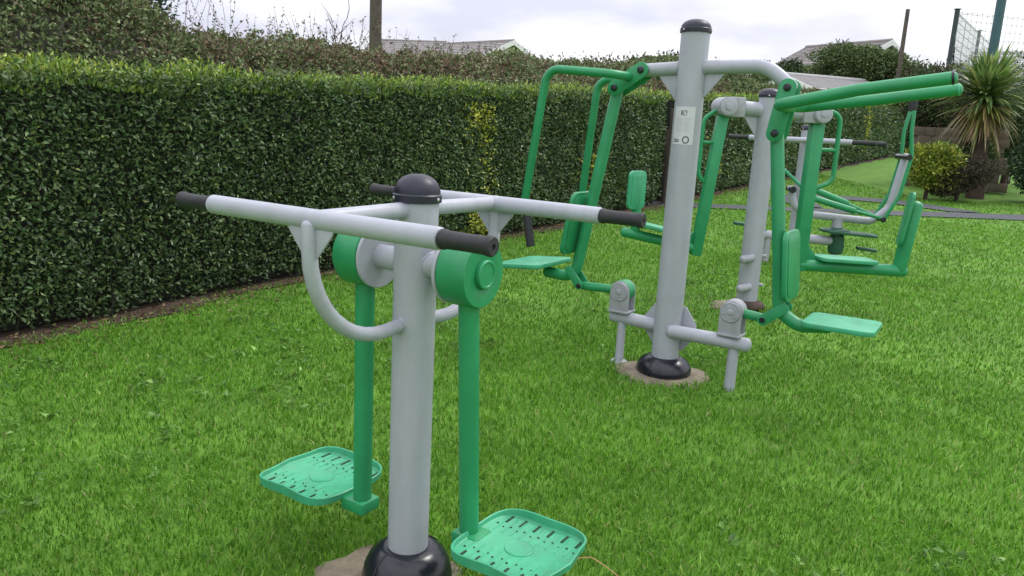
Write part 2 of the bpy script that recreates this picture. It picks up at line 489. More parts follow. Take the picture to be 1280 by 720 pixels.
# ------------------------------------------------------------------ clipped hedges
def hedge_h(s): return 1.63 + .013 * np.maximum(s, 0)
def hedge(s0, s1, dens, label, group, depth=.62, seed=1, yellow=()):
    root = empty('clipped_hedge', tuple(hp((s0 + s1) / 2, .3)))
    tag(root, label, 'hedge', group)
    inv = -np.array(root.location)
    # core
    mb = MB(); S = np.linspace(s0 + .06, s1 - .06, max(4, int((s1 - s0) / .5)))
    V = []
    prof = [(.16, .0), (.11, .5), (.09, 1.0), (.16, -1), (depth - .12, -1), (depth - .1, .5), (depth - .12, 0)]
    for s in S:
        h = hedge_h(s) - .10
        for u, q in prof:
            z = .02 if q == 0 else (h if q == -1 else q if q <= 1 else h)
            V.append(tuple(hp(s, u, z) + inv))
    k = len(prof)
    f = [(i * k + j, i * k + (j + 1) % k, (i + 1) * k + (j + 1) % k, (i + 1) * k + j) for i in range(len(S) - 1) for j in range(k)]
    f += [tuple(range(k)), tuple((len(S) - 1) * k + j for j in range(k))]
    mb.add(V, f)
    # leaves of the front face (density falls with distance, size grows)
    def front(n, sa, sb, size):
        s = rng.uniform(sa, sb, n); q = rng.uniform(0, 1, n) ** .95
        H = hedge_h(s); h = q * (H - .04) + .03 + .04 * rng.normal(size=n)
        p3 = np.stack([s * 1.0, h, h * 0], 1)
        bulge = .035 * vnoise(p3, 3.0, seed) + .02 * vnoise(p3, 9, seed + 1)
        # thin and uneven near the ground
        keep = (h > .05 + .06 * vnoise(np.stack([s, s * 0, s * 0], 1), 4, 5)) | (rng.random(n) < .25)
        round_ = np.where(h > H - .07, (h - (H - .07)) * .5, 0)
        u = .02 + bulge + np.abs(rng.normal(size=n)) * .05 + round_ + np.where(h < .2, (.2 - h) * .3, 0)
        P = hp(s, u, h) + inv
        out = -np.array([HN[0], HN[1], 0])
        tn = np.array([HT[0], HT[1], 0])
        D = out * rng.uniform(.25, 1.1, (n, 1)) + tn * rng.normal(size=(n, 1)) * .75 + np.array([0, 0, 1]) * rng.normal(.1, .7, (n, 1))
        C = pick(n, [(.085, .150, .052), (.130, .205, .078), (.045, .088, .032), (.22, .30, .13), (.24, .30, .08)], [.31, .29, .22, .14, .04], .28)
        patch = vnoise(p3, 1.6, seed + 3)[:, None]
        C = C * (1 + .18 * patch)
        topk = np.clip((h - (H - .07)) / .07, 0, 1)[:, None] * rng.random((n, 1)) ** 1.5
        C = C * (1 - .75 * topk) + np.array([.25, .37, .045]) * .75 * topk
        for ys_, y0, y1, yw in yellow:
            wob = .06 * np.sin(h * 5 + ys_)
            m = (np.abs(s - ys_ - wob + .12 * vnoise(p3, 5, 44)) < yw * np.abs(rng.normal(size=n))) & (h > y0) & (h < y1) & (rng.random(n) < .42 + .4 * vnoise(p3, 7, 45))
            C[m] = pick(int(m.sum()), [(.46, .48, .05), (.34, .41, .05), (.55, .55, .10)], None, .2)
            P[m] += out * .04
        P, D, C = P[keep], D[keep], C[keep]; m_ = len(P)
        return P, D, size * rng.uniform(.7, 1.25, m_), size * .48 * rng.uniform(.8, 1.2, m_), C
    def top(n, sa, sb, size):
        s = rng.uniform(sa, sb, n); u = rng.uniform(.0, depth, n); H = hedge_h(s)
        sp = (rng.random(n) < .55)
        edge_ = .05 * vnoise(np.stack([s, u, u], 1), 3.5, seed + 7)
        clump = .5 + .5 * vnoise(np.stack([s, u * .5, u], 1), 2.6, seed + 8)
        h = H - .09 + edge_ + np.where(sp, rng.random(n) ** 1.6 * .17 * clump, 0) - np.clip(.1 - u, 0, .1) * .5
        P = hp(s, u, h) + inv
        D = np.stack([rng.normal(size=n) * .45, rng.normal(size=n) * .45, rng.uniform(.4, 1.2, n)], 1)
        C = pick(n, [(.23, .36, .045), (.34, .45, .06), (.11, .20, .045), (.42, .48, .09)], [.36, .28, .26, .10], .2)
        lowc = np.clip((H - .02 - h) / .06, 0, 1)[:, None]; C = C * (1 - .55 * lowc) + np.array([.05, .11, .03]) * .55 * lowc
        return P, D, size * 1.15 * rng.uniform(.7, 1.25, n), size * .45 * rng.uniform(.8, 1.2, n), C
    parts = []
    a = s0
    while a < s1:
        b = min(a + max(1.0, (a + 5) * .18), s1)
        d = math.hypot(*(hp((a + b) / 2, 0)[:2])); sz = .041 * max(1.0, d / 8) ** .75
        area = (b - a) * 1.65
        parts.append(front(int(dens * area * (.030 / sz) ** 2), a, b, sz))
        parts.append(top(int(dens * .9 * (b - a) * depth * (.030 / sz) ** 2), a, b, sz))
        a = b
    P, D, L, W, C = [np.concatenate([p[i] for p in parts]) for i in range(5)]
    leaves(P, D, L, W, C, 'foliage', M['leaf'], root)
    # stems seen at the foot
    st = mb
    for k in range(int((s1 - s0) * 7)):
        s = random.uniform(s0, s1)
        if s > 16: continue
        p = hp(s, random.uniform(.05, .2), -.02) + inv; q = hp(s + random.uniform(-.12, .12), random.uniform(.03, .2), random.uniform(.2, .4)) + inv
        st.tube([tuple(p), tuple((p + q) / 2 + np.array([.01, .01, 0])), tuple(q)], .006, seg=5, rad=[.008, .006, .004])
    mb.build('branch_core', M['core'], root, flat=True)
    return root
hedge(-4.5, 9.75, 9000, 'long clipped dark green hedge from the left edge to the brown wooden post', 'clipped hedges', seed=1,
      yellow=[(4.84, .05, 1.5, .15), (7.38, .1, .9, .15)])
hedge(10.2, 42.0, 6000, 'clipped hedge further off that runs beyond the gatepost up to the palm', 'clipped hedges', seed=4,
      yellow=[(27.0, .3, 1.9, .35), (12.2, .4, 1.3, .2)])

# gatepost in the gap
g = hp(9.98, -.02)
r_ = MB().tube([(0, 0, -.05), (0.01, 0, .6), (.015, .01, 1.22), (.0, .015, 1.55)], .07, seg=12, rad=[.075, .068, .064, .055]).build('wooden_post', M['wood'])
r_.location = tuple(g); tag(r_, 'old brown wooden post standing in the gap between the two hedges', 'post')
# rough upright stakes filling the gap
for k, (s, u, h, w_) in enumerate(((9.80, .16, 1.25, 'leftmost'), (9.88, .3, 1.3, 'second from left'), (10.08, .28, 1.35, 'third from left'), (10.16, .14, 1.2, 'rightmost'))):
    o = MB().box((0, 0, h / 2), (.06, .03, h), Matrix.Rotation(-math.radians(33.5), 3, 'Z'), .004).build('fence_stake', M['wood'])
    o.location = tuple(hp(s, u)); o['group'] = 'stakes in the hedge gap'
    tag(o, w_ + ' of the weathered stakes behind the brown post in the hedge gap', 'stake')

# ------------------------------------------------------------------ overgrown bank behind the hedge (one mass)
RS = [-5, -1, 1.4, 2.3, 3.3, 4.4, 5.6, 7.3, 10.4, 13.4, 15.6, 17.5, 19.5, 24, 44]
RZ = [3.0, 2.85, 2.50, 2.22, 2.20, 2.30, 2.40, 2.50, 2.70, 3.0, 3.26, 3.28, 2.95, 3.05, 4.4]
RU = [1.5, 1.5, 1.5, 1.7, 1.9, 2.1, 2.3, 2.6, 2.6, 2.4, 2.4, 2.2, 2.0, 2.0, 2.0]
def bank_z(s, v):
    """absolute height; v 0 at the hedge back, 1 at the ridge, 2 at the far foot"""
    zr = np.interp(s, RS, RZ); zg = hp(s, 1.0)[..., 2]; zh = zg + hedge_h(s) - .28
    return np.where(v < 1, zh + (zr - zh) * np.sin(np.clip(v, 0, 1) * PI / 2) ** .9, zr + (zg - zr) * (v - 1) ** 2)
BS = np.linspace(-5, 43, 150); BV = np.linspace(0, 2, 14)
SS, VV = np.meshgrid(BS, BV, indexing='ij')
UU = .85 + (np.interp(SS, RS, RU) - .85) * VV
XY = hp(SS, UU)
Zb = bank_z(SS, VV) - .19 + .10 * vnoise(np.stack([SS, VV * 2, VV * 0], -1), 1.4, 9)
idx = np.arange(SS.size).reshape(SS.shape)
Fb = np.stack([idx[:-1, :-1], idx[1:, :-1], idx[1:, 1:], idx[:-1, 1:]], -1).reshape(-1, 4)
Vb = np.stack([XY[..., 0], XY[..., 1], Zb], -1).reshape(-1, 3)
Ib = len(Vb)
n = 290000
# sample more densely where the bank is near
s = -5 + 48 * rng.random(n) ** 2.2
v = rng.beta(1.3, 1.2, n) * 1.35
u = .85 + (np.interp(s, RS, RU) - .85) * v
lump = .10 * vnoise(np.stack([s, v * 2, v * 0], 1), 1.4, 9) + .13 * vnoise(np.stack([s, v * 2, v], 1), 4, 12)
zz = bank_z(s, v) + lump + rng.normal(size=n) * .03 - .01 - rng.exponential(.085, n)
P = hp(s, u); P[:, 2] = zz
dist = np.hypot(P[:, 0], P[:, 1]); sz = .046 * np.maximum(1, dist / 8) ** .85
D = np.stack([rng.normal(size=n) * .8, rng.normal(size=n) * .8 - .2, rng.normal(.45, .6, n)], 1)
K = vnoise(np.stack([s, v * 2.5, zz], 1), 1.1, 21)
cg = pick(n, [(.16, .215, .085), (.23, .29, .13), (.09, .14, .05), (.36, .40, .22)], [.36, .3, .24, .1])
cb = pick(n, [(.20, .155, .10), (.27, .20, .13), (.12, .095, .065), (.36, .32, .23), (.20, .105, .065)], [.3, .25, .25, .12, .08])
near = np.clip((7 - s) / 8, 0, 1)
mix = ((K + rng.normal(size=n) * .45) > (.62 - .42 * near))[:, None]
C = np.where(mix, cb, cg)
bank_leaf = (P, D, sz * rng.uniform(.6, 1.3, n), sz * .5 * rng.uniform(.7, 1.3, n), C)
# tall stems, seed heads and shoots along the ridge
stems = []; SV = []; SF = []; SC = []
def stick(p, q, w, c):
    o = len(SV); d = (q - p); d /= np.linalg.norm(d) + 1e-9
    a = np.cross(d, [0, 0, 1.0]) if abs(d[2]) < .95 else np.cross(d, [1.0, 0, 0]); a /= np.linalg.norm(a); b = np.cross(d, a)
    for t, ww in ((p, w), (q, w * .45)):
        for k in range(3):
            an = k * 2.094; SV.append(t + (a * math.cos(an) + b * math.sin(an)) * ww); SC.append(c)
    for k in range(3):
        k2 = (k + 1) % 3; SF.append((o + k, o + k2, o + 3 + k2, o + 3 + k))
tw = []; 
for k in range(760):
    s_ = -4 + 32 * random.random() ** 1.5; v_ = random.uniform(.5, 1.15)
    u_ = .85 + (np.interp(s_, RS, RU) - .85) * v_
    p = hp(s_, u_); p[2] = float(bank_z(np.array(s_), np.array(v_))) - .05
    L_ = random.uniform(.12, .42) * (1.25 if 1.5 < s_ < 6 else .8)
    q = p + np.array([random.gauss(0, .15), random.gauss(0, .15), L_])
    mid = (p + q) / 2 + np.array([random.gauss(0, .02), random.gauss(0, .02), 0])
    c = random.choice([(.09, .075, .05), (.11, .10, .06), (.07, .045, .035), (.08, .11, .04)])
    w = .003 * max(1, np.hypot(p[0], p[1]) / 9)
    stick(p, mid, w, c); stick(mid, q, w * .8, c)
    for j in range(random.randint(4, 11)):
        t = random.uniform(.25, 1.0); tw.append((p + (q - p) * t, c, np.hypot(p[0], p[1])))
P2_ = np.array([t[0] for t in tw]); n2 = len(P2_); d2 = np.array([t[2] for t in tw])
D2_ = rng.normal(size=(n2, 3)) + np.array([0, 0, .5])
C2_ = pick(n2, [(.11, .13, .05), (.09, .075, .05), (.13, .07, .05), (.16, .19, .06)])
sz2 = .030 * np.maximum(1, d2 / 8) ** .8 * rng.uniform(.6, 1.2, n2)
# merge everything of the bank in one object
def leaf_arrays(P, D, L, W, C, fold=.25):
    n = len(P); D = unit(D); S = unit(np.cross(D, unit(rng.normal(size=(n, 3))))); N = np.cross(S, D); L = L[:, None]; W = W[:, None]
    mid = P + D * L * .45
    V = np.stack([P, mid + S * W * .5 + N * W * fold, P + D * L - N * L * .12, mid - S * W * .5 + N * W * fold], 1).reshape(-1, 3)
    i = np.arange(n)[:, None] * 4
    return V, np.concatenate([i + np.array([0, 1, 2]), i + np.array([0, 2, 3])]), np.repeat(C, 4, 0)
A = [np.concatenate([x, y]) for x, y in zip(bank_leaf, (P2_, D2_, sz2, sz2 * .5, C2_))]
V1, F1, C1 = leaf_arrays(*A)
Vs = np.array(SV); Fs = np.array(SF); Fs3 = np.concatenate([Fs[:, [0, 1, 2]], Fs[:, [0, 2, 3]]]); 
Fb3 = np.concatenate([Fb[:, [0, 1, 2]], Fb[:, [0, 2, 3]]])
Vall = np.concatenate([V1, Vs, Vb]); Fall = np.concatenate([F1, Fs3 + len(V1), Fb3 + len(V1) + len(Vs)])
Call = np.concatenate([C1, np.array(SC), np.tile([[.045, .045, .026]], (len(Vb), 1))])
bank = raw_mesh('bramble_bank', Vall, Fall, Call, M['leafdull'])
tag(bank, 'overgrown bank of brambles, weeds and dry stems behind the clipped hedge', 'undergrowth', kind='stuff')

# ------------------------------------------------------------------ bushes and trees
def bush(name, label, cat, c, rad, n, size, cols, w=None, lumps=7, trunk=.35, spiky=.0, group=None, stemr=.04, seed=0, droop=0.2, mat_=None, bare=0):
    r = np.random.default_rng(seed + 100)
    x, y = c[0], c[1]; z0 = gzf(x, y) if len(c) < 3 else c[2]
    root = empty(name, (x, y, z0)); tag(root, label, cat, group)
    rad = np.array(rad, float)
    # lumps on an ellipsoid
    cen = unit(r.normal(size=(lumps, 3))) * .5 * rad + np.array([0, 0, rad[2] * 1.0 + trunk])
    cr_ = r.uniform(.42, .68, lumps)
    k = r.integers(0, lumps, n)
    d = unit(r.normal(size=(n, 3)))
    rho = r.beta(5, 1.6, n)[:, None]
    nz_ = 1 + .22 * vnoise(d * 3 + k[:, None], 1.5, seed)[:, None]
    P = cen[k] + d * rad * cr_[k][:, None] * rho * nz_
    P[:, 2] = np.maximum(P[:, 2], .03)
    D = d * (.8 + spiky) + r.normal(size=(n, 3)) * (.7 - .4 * spiky) + np.array([0, 0, spiky - droop * .3])
    C = pick(n, cols, w, .22)
    C *= (1 + .3 * vnoise(P / rad.max() * 2.5, 2.0, seed + 5))[:, None].clip(.5, 1.5)
    leaves(P, D, size * r.uniform(.65, 1.3, n), size * (.5 - .2 * spiky) * r.uniform(.8, 1.2, n), C, 'crown' if cat == 'tree' else 'foliage', mat_ or M['leafdull'], root)
    mb = MB()
    top = np.array([0, 0, rad[2] + trunk])
    mb.tube([(0, 0, -.1), (stemr * .5, 0, top[2] * .5), tuple(top)], stemr, seg=8, rad=[stemr * 1.2, stemr * .8, stemr * .4])
    for q in cen[:min(lumps, 10)]:
        st = np.array([0, 0, min(q[2] * .35, top[2] * .6)])
        mb.tube([tuple(st), tuple((st + q) / 2 + np.array([0, 0, -.03])), tuple(q)], stemr * .5, seg=6, rad=[stemr * .6, stemr * .4, stemr * .15])
    for j in range(bare):
        q = cen[j % lumps]; e = q + unit(np.append(r.normal(size=2), 1.6)) * rad[2] * r.uniform(.8, 1.3)
        mb.tube([tuple(q), tuple((q + e) / 2 + r.normal(size=3) * .03), tuple(e)], .01, seg=4, rad=[stemr * .2, stemr * .12, .003])
    mb.build('trunk' if cat == 'tree' else 'stem', M['bark'], root)
    return root
GD = [(.045, .085, .03), (.065, .115, .04), (.03, .06, .022), (.10, .15, .05)]
GM = [(.085, .135, .045), (.12, .175, .06), (.06, .10, .034), (.17, .21, .08)]
GR = [(.09, .06, .045), (.12, .08, .055), (.06, .075, .03), (.08, .05, .04)]
GF = 'distant bushes and trees behind the hedge'
bush('conifer_tree', 'dark green conifer cut off by the top edge, behind the bank upper left', 'tree', (-3.85, 7.35), (.55, .55, 1.3), 16000, .06, [(.02, .055, .028), (.03, .075, .035), (.015, .04, .022)], lumps=9, trunk=.9, spiky=.35, stemr=.07, seed=3)
bush('bramble_bush', 'tall grey green bramble filling the upper left corner above the hedge', 'bush', (-5.05, 6.2), (1.25, .8, 1.15), 24000, .045, [(.15, .19, .10), (.22, .26, .15), (.18, .15, .10), (.09, .12, .06)], lumps=10, trunk=.5, seed=5, bare=6)
# bare sapling
root = empty('bare_sapling', tuple(hp(4.6, 2.0))); tag(root, 'thin leafless sapling with forked twigs sticking up above the hedge', 'sapling')
mb = MB()
def twig(p, d, L, r, depth):
    n_ = 5; pts = [p]; q = p.copy(); dd = d.copy()
    for i in range(n_):
        dd = (dd + Vector((random.gauss(0, .16), random.gauss(0, .16), .06))).normalized(); q = q + dd * (L / n_); pts.append(q.copy())
    mb.tube([tuple(a) for a in pts], r, seg=5, rad=[r * (1 - .12 * i) for i in range(len(pts))])
    if depth > 0:
        for j in range(3):
            i = random.randint(2, n_)
            twig(pts[i], (dd + Vector((random.gauss(0, .7), random.gauss(0, .7), .1))).normalized(), L * random.uniform(.4, .65), r * .55, depth - 1)
twig(Vector((0, 0, 0)), Vector((-.02, 0, 1)), 2.0, .022, 0)
for q in range(3): twig(Vector((random.uniform(-.08, .08), random.uniform(-.08, .08), 1.75 + .1 * q)), Vector((random.gauss(-.25, .4), random.gauss(0, .3), 1)).normalized(), .5, .009, 1)
mb.build('branches', M['wood'], root)

BUSH = [  # (label, (x, y), radii, n, leaf, palette, seed, trunk)
 ('dark reddish thicket low on the skyline left of the tall grey post', (3.1, 23.0), (2.6, 1.3, .92), 9000, .12, GR, 31, .95),
 ('dark round treetop just behind the top of the tallest post', (5.6, 27.0), (1.4, 1.2, 1.05), 7000, .13, GD, 32, 1.35),
 ('low green bush on the skyline right of the tallest post', (7.2, 28.6), (1.7, 1.3, 1.0), 9000, .13, GM, 33, 1.25),
 ('small dark pointed shrub at the left end of the far gabled house', (12.3, 38.6), (1.3, .8, 1.2), 7000, .15, GD, 34, 2.0),
 ('big green bush in front of the far gabled house', (15.8, 38.0), (3.3, 1.5, 1.4), 22000, .15, GM, 35, 2.1),
 ('bushy dark hedge tree below the gable of the far house', (18.6, 37.4), (2.0, 1.3, 1.2), 10000, .16, GD, 36, 1.8),
 ('brownish scrub right of the thin distant pole', (18.6, 33.6), (1.6, 1.3, 1.15), 9000, .15, GR + GM, 37, 1.3),
 ('dark green conical bush between the thin distant pole and the court fence', (18.0, 32.9), (.8, .8, 1.25), 6000, .14, GD, 38, 1.75),
 ('scrubby dark bush below the corner post of the court fence', (9.9, 19.2), (1.0, .7, .95), 12000, .08, GM + GR + GD, 39, 1.0),
 ('dark green scrub behind the trunk of the palm', (11.6, 18.6), (1.5, .8, .95), 14000, .075, GD, 41, .5),
 ('green scrub behind the crown of the palm', (13.2, 21.0), (1.9, 1.0, 1.2), 12000, .09, GM + GD, 40, .9),
]
for lb, c, rd, n_, sz_, pal, sd_, tk in BUSH:
    bush('bush', lb, 'bush', c, rd, n_, sz_, pal, seed=sd_, trunk=tk, group=GF, lumps=9, stemr=.07)
# shrubs of the bed on the right
bush('yellow_green_shrub', 'yellow green leafy shrub at the left end of the palm bed', 'shrub', (8.2, 15.55), (.60, .45, .46), 7000, .08, [(.30, .36, .045), (.22, .30, .04), (.38, .40, .07), (.10, .17, .03)], seed=51, trunk=.22, mat_=M['leaf'], lumps=13, spiky=.3)
bush('brown_shrub', 'dense brown twiggy shrub under the palm crown', 'shrub', (8.85, 15.6), (.85, .6, .50), 16000, .045, [(.075, .055, .04), (.05, .04, .03), (.06, .07, .03), (.10, .075, .05)], seed=52, trunk=.0, lumps=9)
bush('ivy_shrub', 'dark glossy ivy like shrub at the right edge beside the palm trunk', 'shrub', (11.0, 16.0), (.9, .8, .88), 18000, .07, [(.02, .05, .018), (.035, .08, .025), (.05, .10, .03)], seed=53, trunk=.1, mat_=M['leaf'], lumps=10)
bush('small_shrub', 'small olive shrub between the yellow green shrub and the palm trunk', 'shrub', (9.5, 17.0), (.8, .6, .55), 8000, .06, GM, seed=54, trunk=.3)
# stone wall behind the bed
mb = MB()
xw = 0
for row in range(7):
    x = -1.3 + .15 * (row % 2)
    while x < .5:
        w = random.uniform(.18, .4); mb.box((x + w / 2, random.uniform(-.02, .02), .12 + row * .2), (w - .003, .34, .198), None, .005); x += w
mb.box((-.4, .03, .7), (1.7, .28, 1.35), None, .01)
o = mb.build('stone_wall', M['stone']); o.location = (10.5, 18.2, gzf(10.5, 18.2)); o.rotation_euler = (0, 0, -.5)
tag(o, 'brown stone wall in shade behind the palm and shrubs', 'wall')

# cordyline palm
px_, py_ = 9.78, 16.55
pz = gzf(px_, py_)
root = empty('cordyline_palm', (px_, py_, pz)); tag(root, 'cordyline palm with a spiky yellow green crown at the right edge', 'palm')
HT_ = 2.02
MB().tube([(0, 0, -.1), (.0, 0, .6), (-.1, 0, 1.3), (-.12, 0, HT_)], .14, seg=14, rad=[.19, .15, .14, .12]).build('trunk', M['bark'], root)
def straps(n, zc, lo, hi, lmin, lmax, wid, cols, w, droop, name, seed):
    r = np.random.default_rng(seed); K_ = 7
    az = r.uniform(0, 2 * PI, n); el = r.uniform(lo, hi, n); L_ = r.uniform(lmin, lmax, n)
    dirx = np.stack([np.cos(az) * np.cos(el), np.sin(az) * np.cos(el), np.sin(el)], 1)
    side = np.stack([-np.sin(az), np.cos(az), az * 0], 1)
    V = []
    base = np.array([-.12, 0, zc]) + dirx * .06 + np.stack([az * 0, az * 0, r.uniform(-.2, .12, n)], 1)
    dr = droop * r.uniform(.4, 1.5, n)
    for k in range(K_ + 1):
        t = k / K_
        p = base + dirx * (L_ * t)[:, None]; p[:, 2] -= dr * L_ * t ** 2.2
        w_ = wid * (.5 + 1.6 * t * (1 - t)) * (1 - t ** 4) + .001
        V.append(p + side * w_ / 2); V.append(p - side * w_ / 2)
    V = np.stack(V, 1).reshape(-1, 3); m = 2 * (K_ + 1)
    i = np.arange(n)[:, None] * m; F_ = np.concatenate([i + np.array([2 * k, 2 * k + 1, 2 * k + 3, 2 * k + 2]) for k in range(K_)])
    C = pick(n, cols, w, .2)
    raw_mesh(name, V, F_, np.repeat(C, m, 0), M['leaf'], root)
straps(560, HT_ + .1, -.1, 1.45, .8, 1.2, .088, [(.20, .30, .09), (.28, .37, .12), (.12, .21, .07), (.46, .46, .16)], [.36, .3, .22, .12], .22, 'crown', 1)
straps(260, HT_ - .02, -1.0, .1, .5, .85, .06, [(.30, .30, .09), (.38, .30, .14), (.20, .22, .06), (.25, .17, .09)], None, .45, 'dry_leaves', 2)
straps(60, HT_ + .12, .2, 1.2, .2, .42, .04, [(.10, .065, .04), (.14, .09, .05)], None, .3, 'seed_head', 3)

# ------------------------------------------------------------------ utility poles
def pole(loc, h, r, label):
    root = empty('utility_pole', loc); tag(root, label, 'pole', 'wooden poles')
    MB().tube([(0, 0, -.3), (0, 0, h * .5), (0, 0, h)], r, seg=14, rad=[r * 1.15, r, r * .85]).build('shaft', M['wood'], root)
    MB().box((0, -r, h - .35), (.05, .04, .3), None, .01).build('bracket', M['fpost'], root)
    return root
pole((-2.95, 15.75, gzf(-2.95, 15.75)), 7.5, .115, 'thick wooden pole rising above the hedge left of the middle of the photo')
pole((17.05, 36.3, gzf(17, 36.3)), 6.3, .10, 'thin distant wooden pole right of the gabled house')

# ------------------------------------------------------------------ houses
def house(label, x0, y0, x1, y1, depth, zr, ze, zg, roofm, wallm, wins, chim=False, gname='houses behind the hedge'):
    """ridge runs from (x0,y0) to (x1,y1)"""
    a = Vector((x1 - x0, y1 - y0, 0)); L_ = a.length; a.normalize()
    root = empty('house', ((x0 + x1) / 2, (y0 + y1) / 2, zg), math.atan2(a.y, a.x)); tag(root, label, 'house', gname)
    h = L_ / 2; dz = zr - zg; de = ze - zg; D2 = depth / 2
    V = [(-h, -D2, 0), (h, -D2, 0), (h, D2, 0), (-h, D2, 0), (-h, -D2, de), (h, -D2, de), (h, D2, de), (-h, D2, de), (-h, 0, dz - .08), (h, 0, dz - .08)]
    F_ = [(0, 1, 5, 4), (3, 2, 6, 7), (0, 4, 8, 7, 3), (1, 2, 6, 9, 5)]
    MB().add(V, F_).build('wall', wallm, root, flat=True)
    mb = MB(); sl = (dz - de) / D2; ov = .35; t = .12
    for s_ in (-1, 1):
        y_ = s_ * (D2 + ov); z_ = de - sl * ov
        p = [(-h - ov, 0, dz), (h + ov, 0, dz), (h + ov, y_, z_), (-h - ov, y_, z_)]
        q = [(a_, b_, c_ + t) for a_, b_, c_ in p]
        mb.add(p + q, [(0, 1, 2, 3), (4, 5, 6, 7), (0, 1, 5, 4), (1, 2, 6, 5), (2, 3, 7, 6), (3, 0, 4, 7)])
        # tile courses
        for k in range(1, 12):
            f_ = k / 12; yy = y_ * f_; zz_ = dz + (z_ - dz) * f_ + t + .012
            mb.box((0, yy, zz_), (2 * (h + ov), .05, .02), None, 0)
    rf = mb.build('roof', roofm, root, flat=True)
    MB().tube([(-h - ov, 0, dz + t), (h + ov, 0, dz + t)], .09, seg=8).build('ridge_tiles', roofm, rf)
    for e in (-1, 1):
        for s_ in (-1, 1):
            bb = MB()
            y_ = s_ * (D2 + ov); z_ = de - sl * ov
            xx = e * (h + ov + .015)
            bb.add([(xx, 0, dz - .12), (xx, 0, dz + t + .02), (xx, y_, z_ + t + .02), (xx, y_, z_ - .12),
                    (xx + e * .04, 0, dz - .12), (xx + e * .04, 0, dz + t + .02), (xx + e * .04, y_, z_ + t + .02), (xx + e * .04, y_, z_ - .12)],
                   [(0, 1, 2, 3), (4, 5, 6, 7), (0, 1, 5, 4), (1, 2, 6, 5), (2, 3, 7, 6), (3, 0, 4, 7)])
            bb.build('bargeboard', M['white'], root, flat=True)
    for (wx, wz, ww, wh) in wins:
        w_ = MB()
        w_.box((wx, -D2 - .03, wz + wh / 2), (ww, .06, .07), None, .01).box((wx, -D2 - .03, wz - wh / 2), (ww, .06, .07), None, .01)
        for q in (-1, 0, 1): w_.box((wx + q * (ww / 2 - .03), -D2 - .03, wz), (.06, .06, wh - .075), None, .01)
        w = w_.build('window', M['white'], root)
        MB().box((wx, -D2 - .012, wz), (ww - .08, .02, wh - .08), None, 0).build('pane', M['glass'], w)
    if chim:
        c = MB().box((-h * .5, 0, dz + .4), (.5, .5, 1.0), None, .02).box((-h * .5, 0, dz + .93), (.6, .6, .1), None, .02).build('chimney', M['roof'], rf)
    return root
house('far bungalow with a grey tiled roof and white gable boards above the left hedge', -4.84, 49.76, -.9, 46.2, 7.0, 6.35, 4.9, 1.85, M['roof'], M['render'], [(-1, 2, 1.2, 1.0), (1.2, 2, 1.2, 1.0)])
house('farther bungalow with a brownish roof just left of the grey roofed one', -11.2, 60.5, -6.2, 59.6, 7.0, 7.45, 5.6, 2.3, M['roof'], M['render'], [(0, 2.2, 1.2, 1.0)])
house('gabled house with a brown roof and white gable board behind the big bush', 15.9, 44.6, 18.2, 40.6, 4.2, 6.72, 5.7, 1.7, M['roof'], M['render'], [(-1.6, 2.2, 1.2, 1.0), (1.4, 2.2, 1.2, 1.0)])
house('long low cream building with a pale sheet roof just above the hedge', 11.9, 35.5, 15.4, 36.6, 3.6, 4.40, 3.82, 1.25, M['roofp'], M['render'], [(-1.4, 1.55, 1.3, .8), (1.2, 1.55, 1.3, .8)])
house('distant house whose pale roof shows behind the court fence at the right edge', 20.2, 35.6, 25.5, 33.0, 6.0, 5.75, 4.6, 1.6, M['roofp'], M['white'], [(-1, 1.8, 1.1, 1.0)])

# ------------------------------------------------------------------ court fence and floodlight column
root = empty('court_fence', (8.95, 16.85, gzf(8.95, 16.85))); root.location = (0, 0, 0)
FP = {'corner': (10.77, 20.3), 'far1': (13.2, 23.5), 'far2': (15.6, 26.7), 'r1': (14.2, 20.9), 'r2': (17.6, 21.5)}
FTOP = 5.0
root.location = (10.77, 20.3, gzf(10.77, 20.3)); tag(root, 'tall wire mesh court fence with dark posts behind the palm', 'fence')
o0 = Vector(root.location)
def fpost(p, r=.05):
    x, y = p; z = gzf(x, y)
    MB().tube([(x - o0.x, y - o0.y, z - o0.z), (x - o0.x, y - o0.y, FTOP - o0.z)], r, seg=10, caps='bev').box((x - o0.x, y - o0.y, FTOP - o0.z + .01), (.13, .13, .02), None, .004).build('post', M['fpost'], root)
for k_ in ('corner', 'far1', 'far2', 'r1', 'r2'): fpost(FP[k_], .06 if k_ == 'corner' else .045)
A_ = Vector((*FP['corner'], FTOP - .35)) - o0; B_ = Vector((10.77 + .8, 20.3 + 1.05, FTOP - 2.6)) - o0
MB().tube([tuple(A_), tuple(B_)], .03, seg=8).build('brace', M['fpost'], root)
def meshpanel(a, b, step=.14):
    mb = MB(); a = Vector((a[0], a[1], 0)); b = Vector((b[0], b[1], 0)); d = b - a; L_ = d.length; n_ = int(L_ / step)
    for k in range(n_ + 1):
        p = a + d * k / n_; mb.tube([(p.x - o0.x, p.y - o0.y, gzf(p.x, p.y) + .1 - o0.z), (p.x - o0.x, p.y - o0.y, FTOP - .05 - o0.z)], .007, seg=3)
    for k in range(17):
        z = FTOP - .06 - k * .2
        for off in ((0,) if k % 4 else (0, .035)):
            mb.tube([(a.x - o0.x, a.y - o0.y, z - off - o0.z), (b.x - o0.x, b.y - o0.y, z - off - o0.z)], .008, seg=3)
    mb.build('mesh_panel', M['galv'], root)
meshpanel(FP['corner'], FP['far1']); meshpanel(FP['far1'], FP['far2'], .2); meshpanel(FP['corner'], FP['r1']); meshpanel(FP['r1'], FP['r2'])
z_ = gzf(8.62, 14.95)
